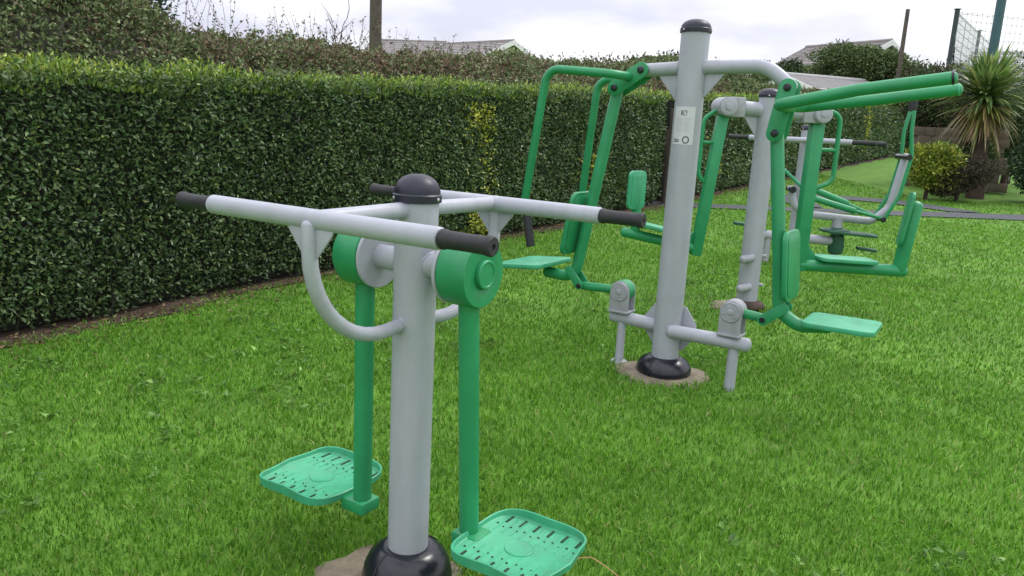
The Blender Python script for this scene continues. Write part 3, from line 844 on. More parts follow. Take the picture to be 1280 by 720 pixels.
root = empty('floodlight_column', (10.25, 17.6, gzf(10.25, 17.6))); tag(root, 'blue green steel column rising out of the palm crown and cut off by the top edge', 'column')
MB().tube([(0, 0, -.1), (0, 0, 3), (0, 0, 6.8)], .1, seg=14, rad=[.12, .10, .085]).build('shaft', M['teal'], root)
MB().box((0, 0, 6.85), (.5, .3, .12), None, .02).build('lamp_head', M['fpost'], root)

# ================================================================== EXERCISE MACHINES
def hexbolt(mb, c, axis, r=.016, h=.012):
    mb.lathe([(r, 0), (r, h * .7), (r * .8, h)], c, axis, 6); mb.lathe([(r * 1.25, -.003), (r * 1.25, .002)], c, axis, 16)
def post(root, r, h, capr, caph, sq=1.0, name='post', taper=1.0):
    MB().tube([(0, 0, -.05), (0, 0, h * .5), (0, 0, h)], r, seg=40, rad=[r, r * (1 + taper) / 2, r * taper]).build(name, M['grey'], root)
    rc = r * taper + .004
    prof = [(rc, 0), (rc + .004, .002), (rc + .004, .022), (rc, .026)]
    for k in range(1, 11):
        a = k / 10 * PI / 2; prof.append((rc * math.cos(a) ** .85 if k < 10 else 1e-4, .026 + (caph - .026) * math.sin(a)))
    c = MB().lathe(prof, (0, 0, h - .012), seg=40).build('post_cap', M['cap'], root)
    for a in (-2.05, .1, 2.1): MB().lathe([(.006, 0), (.006, .003), (.003, .005)], ((rc + .003) * math.cos(a), (rc + .003) * math.sin(a), h + .0), (math.cos(a), math.sin(a), 0), 10).build('cap_screw', M['bolt'], c)
def boot(root, r, h, rp, m='black'):
    prof = [(r * .97, 0), (r * 1.0, h * .12), (r * 1.0, h * .3), (r * .95, h * .55), (r * .84, h * .78), (r * .66, h * .93), (rp + .012, h), (rp + .003, h * .99)]
    b = MB().lathe(prof, (0, 0, .008), seg=40)
    o = b.build('base_cover', M[m], root)
    for a in (-1.75, 1.39):     # the seam between the two half shells
        MB().tube([((q + .001) * math.cos(a), (q + .001) * math.sin(a), z + .008) for q, z in prof[:-1]], .003, seg=6).build('seam', M[m], o)
def tri_gusset(p0, p1, p2, y, t=.008, bev=.002):
    return MB().prism([p0, p1, p2], t, XZ(0, y, 0), bev)

def handlebar(root, y, z, H, r, gl=.145, gr=.0215):
    hb = MB().tube([(-H + gl, y, z), (H - gl, y, z)], r, seg=24, caps='bev').build('handlebar', M['grey'], root)
    for s_ in (-1, 1):
        x0 = s_ * (H - gl + .001)
        MB().lathe([(r * .72, 0), (gr * .95, .003), (gr * 1.12, .006), (gr * 1.12, .012), (gr, .016), (gr * .96, gl * .5), (gr, gl - .02), (gr * 1.1, gl - .014), (gr * 1.1, gl - .004), (gr * .95, gl), (gr * .3, gl), (gr * .28, gl - .006)],
                   (x0, y, z), (s_, 0, 0), 24).build('grip', M['rubber'], hb)
        g_ = MB()
    return hb

def tray(root, cx, cy, z, sgn, name='foot_platform'):
    """waisted foot tray with raised rim, slots and ribs; long side along y"""
    w, d = .345, .36
    N = 72; out = []
    for k in range(N):
        a = 2 * PI * k / N
        e = 4.2
        c_, s_ = math.cos(a), math.sin(a)
        x = w / 2 * math.copysign(abs(c_) ** (2 / e), c_); y = d / 2 * math.copysign(abs(s_) ** (2 / e), s_)
        # two toe bulges on the outer side, waist in the middle of each long side
        y *= 1 - .04 * math.exp(-(x / .06) ** 2)
        x += sgn * .006 * math.cos(y / d * 4 * PI) if x * sgn > 0 else 0
        out.append((x, y))
    mb = MB()
    def rimh(x, y): return .022 + .006 * (abs(y) / (d / 2)) ** 3 + .004 * math.cos(x / w * 2 * PI)
    V = []; rings = []
    def ring(off, zf):
        i0 = len(V)
        for (x, y) in out:
            L_ = math.hypot(x, y); V.append((cx + x * (1 - off / L_), cy + y * (1 - off / L_), z + (zf if not callable(zf) else zf(x, y))))
        rings.append(i0)
    ring(.012, -.006); ring(.002, -.002); ring(0, rimh); ring(.003, lambda x, y: rimh(x, y) + .002); ring(.007, rimh); ring(.010, .006); ring(.016, .002)
    F_ = []
    for q in range(len(rings) - 1):
        for k in range(N):
            k2 = (k + 1) % N; F_.append((rings[q] + k, rings[q] + k2, rings[q + 1] + k2, rings[q + 1] + k))
    F_.append(tuple(reversed([rings[0] + k for k in range(N)]))); F_.append(tuple(rings[-1] + k for k in range(N)))
    mb.add(V, F_)
    # ribs running inward from both sides
    for k in range(9):
        x = cx - w / 2 + .045 + k * (w - .09) / 8
        for s_ in (-1, 1):
            mb.box((x, cy + s_ * .095, z + .002), (.006, .10, .004), None, .002)
    t = mb.build(name, M['greenlight'], root)
    # round emblem boss in the middle
    MB().lathe([(.045, .001), (.045, .004), (.043, .005), (.041, .004), (.039, .0035)], (cx, cy, z), seg=36).build('round_boss', M['greenlight'], t)
    sl = MB()
    for k in range(6):
        x = cx - w / 2 + .045 + k * (w - .09) / 5
        for s_ in (-1, 1):
            sl.box((x + .008, cy + s_ * .132, z + .0032), (.008, .045, .003), None, .001)
            sl.lathe([(.004, 0), (.004, .002)], (x - .012, cy + s_ * .09, z + .002), seg=8)
            sl.lathe([(.003, 0), (.003, .002)], (x + .016, cy + s_ * .08, z + .002), seg=8)
    sl.build('drain_slots', M['hole'], t)
    return t

def weld(root, R_, z, ang, r, bead=.0032, m='grey'):
    """bead where a tube of radius r leaves the post of radius R_ in direction ang"""
    P = []
    for k in range(29):
        a = 2 * PI * k / 28; t = (r + .001) * math.cos(a); q = math.sqrt(max(R_ * R_ - t * t, 0)) + .0008
        P.append((q * math.cos(ang) - t * math.sin(ang), q * math.sin(ang) + t * math.cos(ang), z + (r + .001) * math.sin(a)))
    n_ = len(P)
    MB().tube(P, bead, seg=7, rad=[bead * (1 + .22 * math.sin(2.9 * i)) for i in range(n_)]).build('weld_seam', M[m], root)

# ---- 1: twin pendulum swing in the foreground
B1 = (-.296, 2.283); r1 = empty('pendulum_exerciser', (B1[0], B1[1], 0.0), -.5675)
tag(r1, 'nearest exercise machine, two long handlebars and two green hanging foot platforms', 'exercise machine', 'outdoor gym machines')
post(r1, .0655, 1.285, .07, .083)
boot(r1, .148, .145, .066)
for s_ in (-1, 1):
    handlebar(r1, s_ * .403, 1.248, .555, .0268)
    MB().tube([(0, s_ * .050, 1.252), (0, s_ * .39, 1.248)], .0235, seg=24, caps='round').build('crossbar', M['grey'], r1)
    sb = MB().tube([(0, s_ * .42, 1.235), (0, s_ * .42, .875), (0, s_ * .055, .906)], .021, fillet=.27, seg=22, caps='round').build('support_tube', M['grey'], r1)
    for q in (-1, 1):
        MB().prism([(q * .018, 1.228), (q * .082, 1.228), (q * .078, 1.215), (q * .024, 1.150), (q * .018, 1.150)], .006, XZ(0, s_ * .415, 0), .0015).build('gusset', M['grey'], sb)
    weld(r1, .0655, 1.252, s_ * PI / 2, .0235); weld(r1, .0655, .905, s_ * PI / 2, .021); weld(r1, .0655, 1.09, 0 if s_ > 0 else PI, .038)
    # bearing drum
    x0 = s_ * .128
    MB().tube([(s_ * .05, 0, 1.09), (s_ * .150, 0, 1.09)], .038, seg=24).build('axle', M['grey'], r1)
    MB().lathe([(.098, 0), (.1, .002), (.1, .010), (.098, .012)], (s_ * .140, 0, 1.09), (s_, 0, 0), 48).build('bearing_flange', M['grey'], r1)
    dr = MB().lathe([(.094, 0), (.1, .004), (.101, .05), (.1, .096), (.096, .101), (.05, .102), (.048, .101)], (s_ * .153, 0, 1.09), (s_, 0, 0), 56).build('bearing_drum', M['green'], r1)
    MB().lathe([(.043, 0), (.043, .010), (.040, .013), (.035, .013), (.033, .010), (.012, .010)], (s_ * .255, 0, 1.09), (s_, 0, 0), 40).build('drum_cap', M['green'], dr)
    sway = .052 if s_ > 0 else .0
    xb = s_ * .205
    MB().tube([(xb, 0, 1.00), (xb, sway, .245 if s_ > 0 else .255)], .031, seg=28).build('hanger_rod', M['green'], r1)
    MB().box((xb + s_ * .01, sway + .0, .232), (.10, .085, .042), None, .006).build('rod_foot', M['green'], r1)
    tray(r1, .388 if s_ > 0 else -.43, sway * .6 + .03, .247, s_)

# small curled dry stem by the right platform
o = MB().tube([(0, 0, .01), (.03, .02, .05), (.08, .01, .062), (.13, -.02, .045), (.17, -.03, .02)], .0022, seg=6, fillet=.03).build('dry_stem', M['straw'])
o.location = (.245, 2.40, gzf(.245, 2.4)); tag(o, 'curled orange brown dry stem in the grass right of the nearest platform', 'stem')

# ---- 2: double seated machine
B2 = (.95, 4.49); g2 = .088; r2 = empty('seated_press_machine', (B2[0], B2[1], g2), -.57)
tag(r2, 'tallest exercise machine, a green seat and long green levers on either side of its post', 'exercise machine', 'outdoor gym machines')
post(r2, .082, 2.0, .08, .075, taper=.97)
boot(r2, .165, .105, .083)
MB().tube([(-.05, .02, .285), (-.36, 0, .30)], .040, seg=26, caps='round').build('lower_beam', M['grey'], r2)
MB().tube([(.045, -.055, .285), (.48, 0, .275)], .041, seg=26, caps='round').build('lower_beam', M['grey'], r2)
for s_, zc in ((-1, .29), (1, .285)):
    MB().prism([(s_ * .07, zc - .13), (s_ * .095, zc - .13), (s_ * .165, zc - .035), (s_ * .165, zc + .04), (s_ * .095, zc + .14), (s_ * .07, zc + .14)], .010, XZ(0, .035, 0), .002).build('gusset', M['grey'], r2)
weld(r2, .082, 1.80, PI, .038); weld(r2, .082, 1.805, 0, .038); weld(r2, .082, .29, PI, .040)
l_ = MB().tube([(-.30, 0, .005), (-.30, 0, .275)], .026, seg=20).build('leg', M['grey'], r2)
MB().lathe([(.055, .0), (.057, .004), (.05, .014), (.03, .018)], (-.30, 0, .006), seg=28).build('foot_disc', M['greyd'], l_)
MB().tube([(.41, 0, -.02), (.41, 0, .255)], .031, seg=20).build('leg', M['grey'], r2)
def bearing(root, x, zc, zb, r=.064, yw=.045):
    """twin grey cheek plates with round tops on a base plate, ribbed round cover in front"""
    b = MB()
    out = [(-r, zb - zc), (r, zb - zc)] + [(r * math.cos(PI * k / 14), r * math.sin(PI * k / 14)) for k in range(15)]
    for s_ in (-1, 1): b.prism(out, .010, XZ(x, s_ * yw, zc), .002)
    b.box((x, 0, zb + .004), (2.1 * r, 2 * yw + .04, .012), None, .003)
    o = b.build('bearing_bracket', M['greyd'], root)
    c = MB().lathe([(r * .9, 0), (r * .9, .008), (r * .84, .012), (r * .80, .010), (r * .55, .011), (r * .52, .013), (r * .3, .012), (r * .28, .018), (r * .2, .021)], (x, -yw - .005, zc), (0, -1, 0), 40)
    for k in range(6):
        a = k * PI / 3 + .3; c.lathe([(.005, 0), (.004, .003)], (x + r * .68 * math.cos(a), -yw - .016, zc + r * .68 * math.sin(a)), (0, -1, 0), 8)
    c.build('bearing_cover', M['greyd'], o)
    return o
def link(root, p, q, y=.048, r=.046, t=.012, bolt=True, mt='green'):
    """pair of stadium shaped link plates from p to q (x,z) with black bolts"""
    d = Vector((q[0] - p[0], 0, q[1] - p[1])); L_ = d.length
    b = MB()
    for s_ in (-1, 1): b.prism(stadium(L_, r), t, frame((p[0], s_ * y, p[1]), d, (0, 1, 0).__class__((-d.z, 0, d.x))), .003)
    b.tube([(p[0], -y, p[1]), (p[0], y, p[1])], r * .7, seg=20); b.tube([(q[0], -y, q[1]), (q[0], y, q[1])], r * .7, seg=20)
    o = b.build('link_plate', M[mt], root)
    for c in (p, q):
        for s_ in (-1, 1): MB().lathe([(.020, 0), (.020, .008), (.015, .014), (.005, .015)], (c[0], s_ * (y + t / 2), c[1]), (0, s_, 0), 16).build('pivot_bolt', M['black'], o)
    return o
def pad(root, c, xdir, w, h, t=.03, r=.05, name='seat', m='greenlight', ydir=(0, 1, 0)):
    """rounded slab: h along xdir, w across (machine y)"""
    n_ = Vector(xdir).cross(Vector(ydir)).normalized()
    o = MB().prism(rr(h, w, r), t, frame(c, xdir, ydir), .006).prism(rr(h - .05, w - .05, r * .7), .006, frame(Vector(c) - n_ * (t / 2 + .002), xdir, ydir), .001).build(name, M[m], root)
    return o

# left station
MB().tube([(-.07, 0, 1.80), (-.285, 0, 1.787)], .038, seg=26, caps='round').build('upper_beam', M['grey'], r2)
tri_gusset((-.068, 1.60), (-.068, 1.775), (-.205, 1.765), .0).build('gusset', M['grey'], r2)
link(r2, (-.29, 1.785), (-.45, 1.682))
def press_handle(pts, y, r=.0245, grip=None, fil=.09):
    o = MB().tube([(pts[0][0], 0, pts[0][1])] + [(a, y, b) for a, b in pts], r, fillet=fil, seg=20, caps='round').build('lever_handle', M['green'], r2)
    if grip: MB().tube([(grip[0][0], y, grip[0][1]), (grip[1][0], y, grip[1][1])], .027, seg=20, caps='bev').build('grip', M['rubber'], o)
    return o
press_handle([(-.36, 1.745), (-.80, 1.775), (-.912, .96)], -.25, grip=((-.905, .97), (-.845, .70)))
press_handle([(-.37, 1.745), (-.715, 1.755), (-.782, .93)], .25)
MB().tube([(-.45, 0, 1.682), (-.605, 0, .78), (-.655, 0, .50), (-.86, 0, .505)], .036, fillet=.10, seg=26, caps='round').build('seat_hanger', M['green'], r2)
fk = MB()
for s_ in (-1, 1): fk.prism(stadium(.115, .028), .010, frame((-.675, s_ * .042, .55), (.09, 0, -.105), (.105, 0, .09)), .002)
fk.build('fork', M['green'], r2)
MB().tube([(-.31, 0, .468), (-.595, 0, .455)], .027, seg=20, caps='round').build('lower_arm', M['green'], r2)
MB().tube([(-.598, -.052, .457), (-.598, .052, .457)], .017, seg=16, caps='bev').build('pivot_bolt', M['black'], r2)
MB().tube([(-.31, -.038, .468), (-.31, .038, .468)], .066, seg=32).build('bearing_barrel', M['green'], r2)
bearing(r2, -.31, .468, .338)
pad(r2, (-.95, -.02, .560), (1, 0, .10), .46, .34, .028, .05)
pad(r2, (-.655, 0, .855), (.16, 0, 1), .32, .40, .026, .06, 'backrest', 'green')
# right station
MB().tube([(.07, 0, 1.805), (.42, 0, 1.812), (.555, 0, 1.70)], .038, fillet=.2, seg=26, caps='round').build('upper_beam', M['grey'], r2)
tri_gusset((.068, 1.62), (.068, 1.775), (.20, 1.78), .0).build('gusset', M['grey'], r2)
link(r2, (.548, 1.700), (.51, 1.462))
for y, pts in ((-.25, [(.560, 1.600), (.93, 1.680), (1.315, 1.738)]), (.25, [(.548, 1.612), (.93, 1.662), (1.31, 1.722)])):
    o = MB().tube([(pts[0][0], 0, pts[0][1])] + [(a, y, b) for a, b in pts], .0295, fillet=.05, seg=22, caps='round').build('lever_handle', M['green'], r2)
    e = Vector((pts[2][0], y, pts[2][1])); d_ = (e - Vector((pts[1][0], y, pts[1][1]))).normalized()
    MB().tube([tuple(e - d_ * .006), tuple(e + d_ * .008)], .031, seg=22, caps='bev').build('end_cap', M['black'] if y < 0 else M['greenlight'], o)
MB().tube([(.51, 0, 1.462), (.60, 0, .80), (.635, 0, .50), (.75, 0, .437), (.90, 0, .462)], .036, fillet=.10, seg=26, caps='round').build('seat_hanger', M['green'], r2)
fk = MB()
for s_ in (-1, 1): fk.prism(stadium(.13, .03), .010, frame((.665, s_ * .044, .525), (-.10, 0, -.08), (.08, 0, -.10)), .002)
fk.build('fork', M['green'], r2)
MB().tube([(.385, 0, .460), (.56, 0, .445)], .027, seg=20, caps='round').build('lower_arm', M['green'], r2)
MB().tube([(.562, -.054, .445), (.562, .054, .445)], .017, seg=16, caps='bev').build('pivot_bolt', M['black'], r2)
MB().tube([(.385, -.038, .460), (.385, .038, .460)], .066, seg=32).build('bearing_barrel', M['greyd'], r2)
bearing(r2, .385, .460, .320)
pad(r2, (.965, 0, .487), (1, 0, .015), .33, .36, .028, .05)
pad(r2, (.668, 0, .765), (-.10, 0, 1), .30, .38, .026, .06, 'backrest', 'green')
# sticker on the post
def on_post(r, a0, a1, z0, z1, off=.0012, n_=10):
    V = []
    for k in range(n_ + 1):
        a = a0 + (a1 - a0) * k / n_
        for z in (z0, z1): V.append(((r + off) * math.cos(a), (r + off) * math.sin(a), z))
    return V, [(2 * k, 2 * k + 2, 2 * k + 3, 2 * k + 1) for k in range(n_)]
fa = math.atan2(-4.49, -.95) + .57     # angle of the side facing the viewer
A0, A1 = fa - 1.02, fa + .52; rp = .0805
stk = MB().add(*on_post(rp, A0, A1, 1.375, 1.585)).build('sticker', M['label'], r2)
ik = MB(); ip = MB()
def mark(m, u0, u1, v0, v1):          # sticker fractions, u left to right, v bottom to top
    m.add(*on_post(rp, A0 + (A1 - A0) * u0, A0 + (A1 - A0) * u1, 1.375 + .21 * v0, 1.375 + .21 * v1, .0020, 4))
mark(ik, .36, .42, .80, .90); mark(ik, .45, .56, .88, .90); mark(ik, .45, .48, .80, .86); mark(ik, .58, .62, .82, .90); mark(ik, .36, .62, .775, .79)
for q in range(9): mark(ip, .16, .46 + .04 * ((q * 7) % 5 - 2) * .5, .70 - q * .045, .708 - q * .045); mark(ip, .52, .84 - .03 * ((q * 5) % 4), .70 - q * .045, .708 - q * .045)
mark(ik, .08, .11, .07, .18); mark(ik, .08, .36, .07, .095); mark(ik, .16, .24, .11, .15); mark(ik, .27, .35, .11, .14)
for k in range(24):
    a = 2 * PI * k / 24; u_ = .66 + .13 * math.cos(a); v_ = .13 + .085 * math.sin(a); mark(ik, u_ - .022, u_ + .022, v_ - .014, v_ + .014)
ik.build('dark_print', M['ink'], stk); ip.build('pale_print', M['inkpale'], stk)

# ---- 3: double swing bench machine
B3 = (1.94, 6.2); g3 = .156; r3 = empty('swing_bench_machine', (B3[0], B3[1], g3), .1)
tag(r3, 'exercise machine with hinged green arms carrying low seats, just behind the tallest one', 'exercise machine', 'outdoor gym machines')
post(r3, .084, 1.70, .08, .072, taper=.97)
boot(r3, .15, .06, .085, 'bark')
for s_, xe, ze in ((-1, -.36, 1.60), (1, .41, 1.585)):
    MB().tube([(s_ * .06, 0, 1.59), (xe - s_ * .12, 0, ze)], .057, seg=28).build('upper_beam', M['grey'], r3)
    tri_gusset((s_ * .07, 1.36), (s_ * .07, 1.54), (s_ * .20, 1.54), 0, .01).build('gusset', M['grey'], r3)
    b = MB().box((xe - s_ * .07, 0, ze), (.15, .15, .15), None, .008)
    b.lathe([(.074, 0), (.074, .19)], (xe, .095, ze), (0, -1, 0), 32)
    hb = b.build('hinge_housing', M['greyd'], r3)
    MB().lathe([(.068, 0), (.068, .010), (.062, .014), (.03, .014), (.028, .022), (.02, .024)], (xe, -.096, ze), (0, -1, 0), 36).build('hinge_cover', M['grey'], hb)
weld(r3, .083, 1.59, 0, .057); weld(r3, .083, 1.59, PI, .057)
# arms, rectangular tube look
def flatbar(mb, p, q, w, d):
    p = Vector(p); q = Vector(q); dd = q - p; L_ = dd.length; z = dd.normalized(); x = Vector((0, 1, 0)).cross(z).normalized(); y = z.cross(x)
    rot = Matrix((x, y, z)).transposed()
    return mb.box(tuple((p + q) / 2), (w, d, L_), rot, .012)
flatbar(MB(), (-.365, 0, 1.53), (-.475, 0, .42), .085, .085).build('swing_arm', M['green'], r3)
flatbar(MB(), (.410, 0, 1.51), (.405, 0, .325), .105, .09).build('swing_arm', M['green'], r3)
MB().tube([(-.475, 0, .475), (-1.075, 0, .585)], .040, seg=24, caps='round').build('seat_beam', M['green'], r3)
MB().tube([(.42, 0, .375), (1.32, 0, .352)], .050, seg=26, caps='round').build('seat_beam', M['green'], r3)
tri_gusset((-.50, .49), (-.46, .66), (-.60, .51), 0, .012).build('gusset', M['green'], r3)
tri_gusset((.455, .41), (.455, .56), (.58, .41), 0, .012).build('gusset', M['green'], r3)
pad(r3, (-.79, 0, .628), (1, 0, -.19), .30, .36, .028, .05)
pad(r3, (.80, 0, .432), (1, 0, -.03), .24, .50, .03, .05)
MB().tube([(-.985, 0, .58), (-.995, 0, .90)], .036, seg=20, caps='round').build('backrest_post', M['green'], r3)
pad(r3, (-1.01, -.03, .925), (.0, 0, 1), .20, .30, .028, .045, 'backrest', 'greenlight', ydir=(.80, .60, 0))
MB().tube([(1.285, 0, .37), (1.345, 0, .90)], .056, seg=26, caps='round').build('backrest_post', M['green'], r3)
pad(r3, (1.262, -.02, .79), (.13, 0, 1), .26, .44, .026, .05, 'backrest', 'green', ydir=(.44, .9, 0))
MB().tube([(-.38, 0, 1.60), (-.515, 0, 1.50), (-.515, 0, 1.06), (-.44, 0, 1.0)], .017, fillet=.08, seg=16, caps='round').tube([(-.42, 0, 1.32), (-.515, 0, 1.32)], .014, seg=12).build('grab_handle', M['green'], r3)
MB().tube([(.43, 0, 1.64), (.60, 0, 1.58), (.605, 0, 1.06), (.46, 0, 1.0)], .019, fillet=.09, seg=16, caps='round').tube([(.43, 0, 1.31), (.605, 0, 1.31)], .015, seg=12).build('grab_handle', M['green'], r3)
for z in (.42, .18):
    MB().tube([(-.115, -.105, z - .006), (-.03, -.085, z + .01)], .032, seg=20, caps='round').build('foot_peg', M['greyd'], r3)
    MB().tube([(.07, -.03, z + .02), (.10, -.04, z + .02)], .014, seg=12, caps='round').build('foot_peg', M['greyd'], r3)

# ---- 4: handlebar post behind
B4 = (3.08, 8.42); g4 = gzf(*B4); r4 = empty('handlebar_exerciser', (B4[0], B4[1], g4), -.57)
tag(r4, 'slim grey exercise post with black gripped handlebars, behind the hinged green arms', 'exercise machine', 'outdoor gym machines')
post(r4, .066, 1.42, .066, .06)
boot(r4, .12, .08, .067)
for s_ in (-1, 1):
    handlebar(r4, s_ * .34, 1.30, .74, .028, .22, .025)
    MB().tube([(0, s_ * .05, 1.30), (0, s_ * .33, 1.30)], .024, seg=16, caps='round').build('crossbar', M['grey'], r4)
MB().add(*on_post(.0625, -2.2, -1.3, 1.02, 1.09, .001)).build('sticker', M['label'], r4)

# ---- 5: rider machine behind
B5 = (2.95, 8.25); g5 = gzf(*B5); r5 = empty('rider_machine', (B5[0], B5[1], g5), -.1)
tag(r5, 'low far exercise machine with curved grey frame, thin green levers and dark pedals', 'exercise machine', 'outdoor gym machines')
MB().tube([(-.26, 0, .285), (.55, 0, .262)], .050, seg=22, caps='round').build('base_beam', M['grey'], r5)
for x in (-.21, .50): MB().tube([(x, 0, -.02), (x, 0, .26)], .036, seg=18).build('leg', M['grey'], r5)
MB().tube([(-.03, 0, .80), (.02, 0, .62), (.16, 0, .535), (.84, 0, .50), (1.00, 0, .66), (1.085, 0, 1.20)], .040, fillet=.13, seg=22, caps='round').build('seat_frame', M['grey'], r5)
MB().tube([(.49, 0, .34), (.49, 0, .52)], .055, seg=24).build('stem', M['grey'], r5)
hb = MB().lathe([(.06, 0), (.075, .01), (.08, .09), (.07, .2), (.05, .21)], (.51, 0, .13), seg=24).build('pedal_hub', M['greendark'], r5)
MB().prism(rr(.58, .30, .10), .026, frame((.62, 0, .362), (1, .0, -.05), (0, 1, 0)), .005).lathe([(.14, 0), (.13, .02), (.06, .04)], (.49, 0, .372), seg=28).build('turn_plate', M['greendark'], r5)
MB().prism(rr(.20, .10, .02), .03, frame((.82, -.02, .20), (1, 0, -.08), (0, 1, 0)), .005).build('pedal', M['greendark'], r5)
MB().prism(rr(.32, .12, .03), .03, frame((-.43, -.02, .385), (1, 0, -.06), (0, 1, 0)), .005).build('pedal', M['greendark'], r5)
MB().tube([(-.30, 0, .37), (-.24, 0, .30)], .03, seg=12, caps='round').build('pedal_arm', M['greendark'], r5)
for y in (-.14, .14):
    lv = MB().tube([(.90, y, .52), (1.03, y, .80), (1.09, y, 1.2), (1.05 if y < 0 else 1.08, y, 1.45), (1.045 if y < 0 else 1.115, y, 1.68)], .019, fillet=.1, seg=14, caps='round').build('lever', M['green'], r5)
    xt = 1.045 if y < 0 else 1.115
    MB().tube([(xt, y, 1.66), (xt - .005, y, 1.80)], .024, seg=16, caps='bev').build('grip', M['rubber'], lv)
    lk = MB().tube([(.20, y, .76 + y * .35), (.60, y, .64 + y * .2)], .034, seg=16, caps='round').tube([(.58, y, .645 + y * .2), (.93, y, .54)], .018, seg=12).build('push_rod', M['green'], r5)
MB().tube([(1.06, -.17, 1.19), (1.06, .17, 1.19)], .030, seg=18, caps='bev').build('pivot_bolt', M['black'], r5)
MB().tube([(.90, -.17, .54), (.90, .17, .54)], .028, seg=18, caps='bev').build('pivot_bolt', M['black'], r5)
MB().tube([(-.03, -.09, .79), (-.03, .09, .79)], .036, seg=18, caps='bev').build('pivot_bolt', M['black'], r5)
MB().tube([(-.12, 0, .985), (-.04, 0, .92), (.10, 0, .80)], .018, seg=12, caps='round').build('hand_lever', M['greenlight'], r5)
MB().tube([(.17, -.14, .77), (.10, 0, .80), (.17, .14, .77)], .017, seg=12, caps='round').build('lever_cross_tube', M['green'], r5)

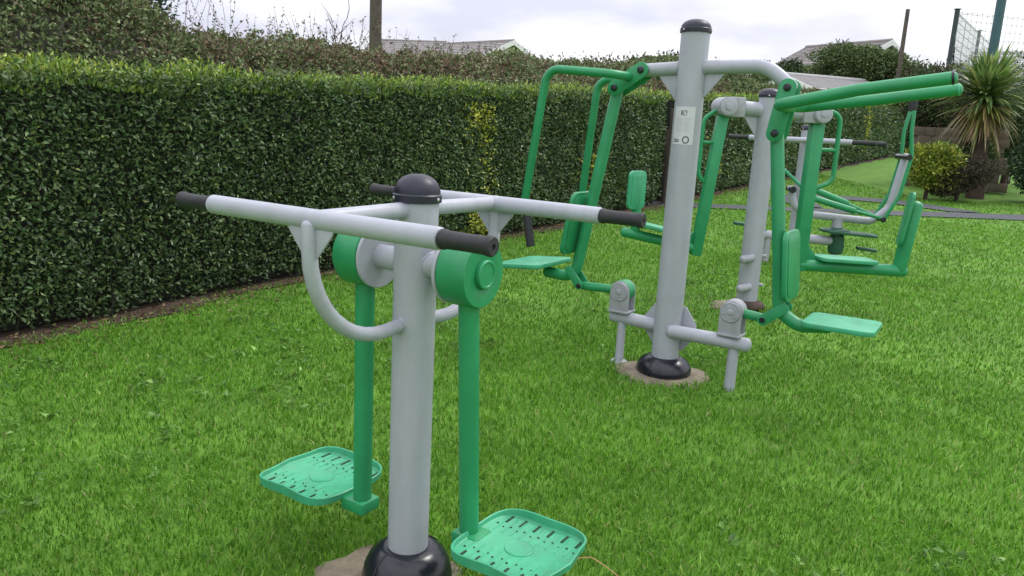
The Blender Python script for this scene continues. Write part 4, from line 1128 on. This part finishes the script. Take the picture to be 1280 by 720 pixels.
# ================================================================== GRASS
def grass():
    bands = [(.95, 2.2, 15000, 1.0), (2.2, 3.4, 10000, 1.15), (3.4, 5.5, 5200, 1.45), (5.5, 9, 2300, 1.95), (9, 14, 1000, 2.7), (14, 26, 380, 3.8)]
    PX = []; SC_ = []
    for d0, d1, dens, wsc in bands:
        a0, a1 = math.radians(-43), math.radians(43)
        n = int(dens * (a1 - a0) / 2 * (d1 * d1 - d0 * d0))
        d = np.sqrt(rng.uniform(d0 * d0, d1 * d1, n)); a = rng.uniform(a0, a1, n)
        PX.append(np.stack([d * np.sin(a), d * np.cos(a)], 1)); SC_.append(np.full(n, wsc))
    p = np.concatenate(PX); w = np.concatenate(SC_)
    rel = p - H0; u = rel @ HN; s = rel @ HT
    e = .02 + .05 * np.sin(s * 2.3) + .04 * np.sin(s * 6.1 + 1) + rng.normal(size=len(p)) * .05
    keep = (rng.random(len(p)) < np.clip((-u - e + .06) / .24, 0, 1) ** .6) & ~inpath(p[:, 0], p[:, 1])
    for x, y, a, b, t in PADS:
        q = np.sqrt(((p[:, 0] - x) / a) ** 2 + ((p[:, 1] - y) / b) ** 2)
        keep &= q > .90 + .10 * np.abs(rng.normal(size=len(p))) + .07 * vnoise(np.stack([p[:, 0], p[:, 1], p[:, 0] * 0], 1), 14, 91)
    # keep the planted bed clear
    keep &= ~((p[:, 1] > 15.6 + (p[:, 0] - 8) * .1) & (p[:, 0] > 8.2))
    p, w = p[keep], w[keep]; n = len(p)
    p3 = np.stack([p[:, 0], p[:, 1], p[:, 0] * 0], 1)
    n1 = vnoise(p3, 1.1, 61); n2 = vnoise(p3, 4.5, 62); n3 = vnoise(p3, 14, 63)
    dist = np.hypot(p[:, 0], p[:, 1])
    h = (.025 + .006 * n1 + .007 * n2 + .007 * n3 + .013 * rng.random(n)).clip(.012, .08)
    # longer tufts close to posts where the mower does not reach
    for x, y, a, b, t in PADS:
        q = np.sqrt(((p[:, 0] - x) / a) ** 2 + ((p[:, 1] - y) / b) ** 2); h += .022 * np.exp(-((q - 1.12) / .16) ** 2) * rng.random(n)
    wd = .0040 * w * rng.uniform(.6, 1.35, n)
    az = rng.uniform(0, 2 * PI, n) ; lean = (np.abs(rng.normal(size=n)) * .55 + .12 + .2 * n2).clip(0.02, 1.6)
    ld = np.stack([np.cos(az + 1.2 * n1), np.sin(az + 1.2 * n1), az * 0], 1)
    z = gz(p[:, 0], p[:, 1]); base = np.stack([p[:, 0], p[:, 1], z - .003], 1)
    fa_ = rng.uniform(0, PI, n); side = np.stack([np.cos(fa_), np.sin(fa_), fa_ * 0], 1)
    Z = np.array([0, 0, 1.0]); H_ = h[:, None]; Wd = wd[:, None]; le = lean[:, None]
    m1 = base + Z * H_ * .55 + ld * H_ * le * .28
    tp = base + Z * H_ * (1 - .18 * le).clip(.5, 1) + ld * H_ * le * .95
    V = np.stack([base - side * Wd * .5, base + side * Wd * .5, m1 + side * Wd * .45, m1 - side * Wd * .45, tp], 1).reshape(-1, 3)
    i = np.arange(n)[:, None] * 5
    F_ = np.concatenate([i + np.array([0, 1, 2]), i + np.array([0, 2, 3]), i + np.array([3, 2, 4])])
    C = pick(n, [(.122, .292, .022), (.160, .355, .032), (.078, .215, .018), (.25, .42, .065), (.34, .37, .13)], [.38, .26, .24, .09, .03], .16)
    C *= (1 + .13 * n1 + .12 * n2 + .09 * n3)[:, None]
    V_, F__, C_ = V, F_, np.repeat(C, 5, 0)
    # clover and broad leaf weeds here and there
    m = 3400; d = np.sqrt(rng.uniform(1.2, 60, m)); a = rng.uniform(-.72, .72, m); q = np.stack([d * np.sin(a), d * np.cos(a)], 1)
    nn = vnoise(np.stack([q[:, 0], q[:, 1], q[:, 0] * 0], 1), 2.2, 77); q = q[nn > .35]; q = q[((q - H0) @ HN) < -.3]
    k = 5; q = np.repeat(q, k, 0) + rng.normal(size=(len(q) * k, 2)) * .012; m = len(q)
    az = rng.uniform(0, 2 * PI, m); P = np.stack([q[:, 0], q[:, 1], gz(q[:, 0], q[:, 1]) + rng.uniform(.012, .035, m)], 1)
    D = np.stack([np.cos(az), np.sin(az), rng.uniform(.1, .7, m)], 1)
    L_ = rng.uniform(.016, .034, m) * np.where(rng.random(m) < .2, 1.7, 1)
    V2, F2, C2 = leaf_arrays(P, D, L_, L_ * .55, pick(m, [(.13, .27, .045), (.20, .36, .08), (.09, .20, .03)]))
    V_ = np.concatenate([V, V2]); F__ = np.concatenate([F_, F2 + len(V)]); C_ = np.concatenate([C_, C2])
    o = raw_mesh('grass', V_, F__, C_, M['blade'])
    tag(o, 'short mown bright green lawn grass', 'grass', kind='stuff')
    print('grass blades', n)
grass()
# dead leaves and litter along the hedge foot
n = 4200
s = rng.uniform(-3.5, 15, n); u = .1 - rng.gamma(2.0, .10, n)
P = hp(s, u, .012); D = np.stack([rng.normal(size=n), rng.normal(size=n), rng.normal(size=n) * .15], 1)
o = leaves(P, D, rng.uniform(.02, .045, n), rng.uniform(.01, .02, n), pick(n, [(.15, .09, .05), (.22, .15, .08), (.09, .05, .03), (.28, .22, .12)]), 'leaf_litter', M['leafdull'])
tag(o, 'dead brown leaves scattered on the bare soil at the hedge foot', 'leaf litter', kind='stuff')
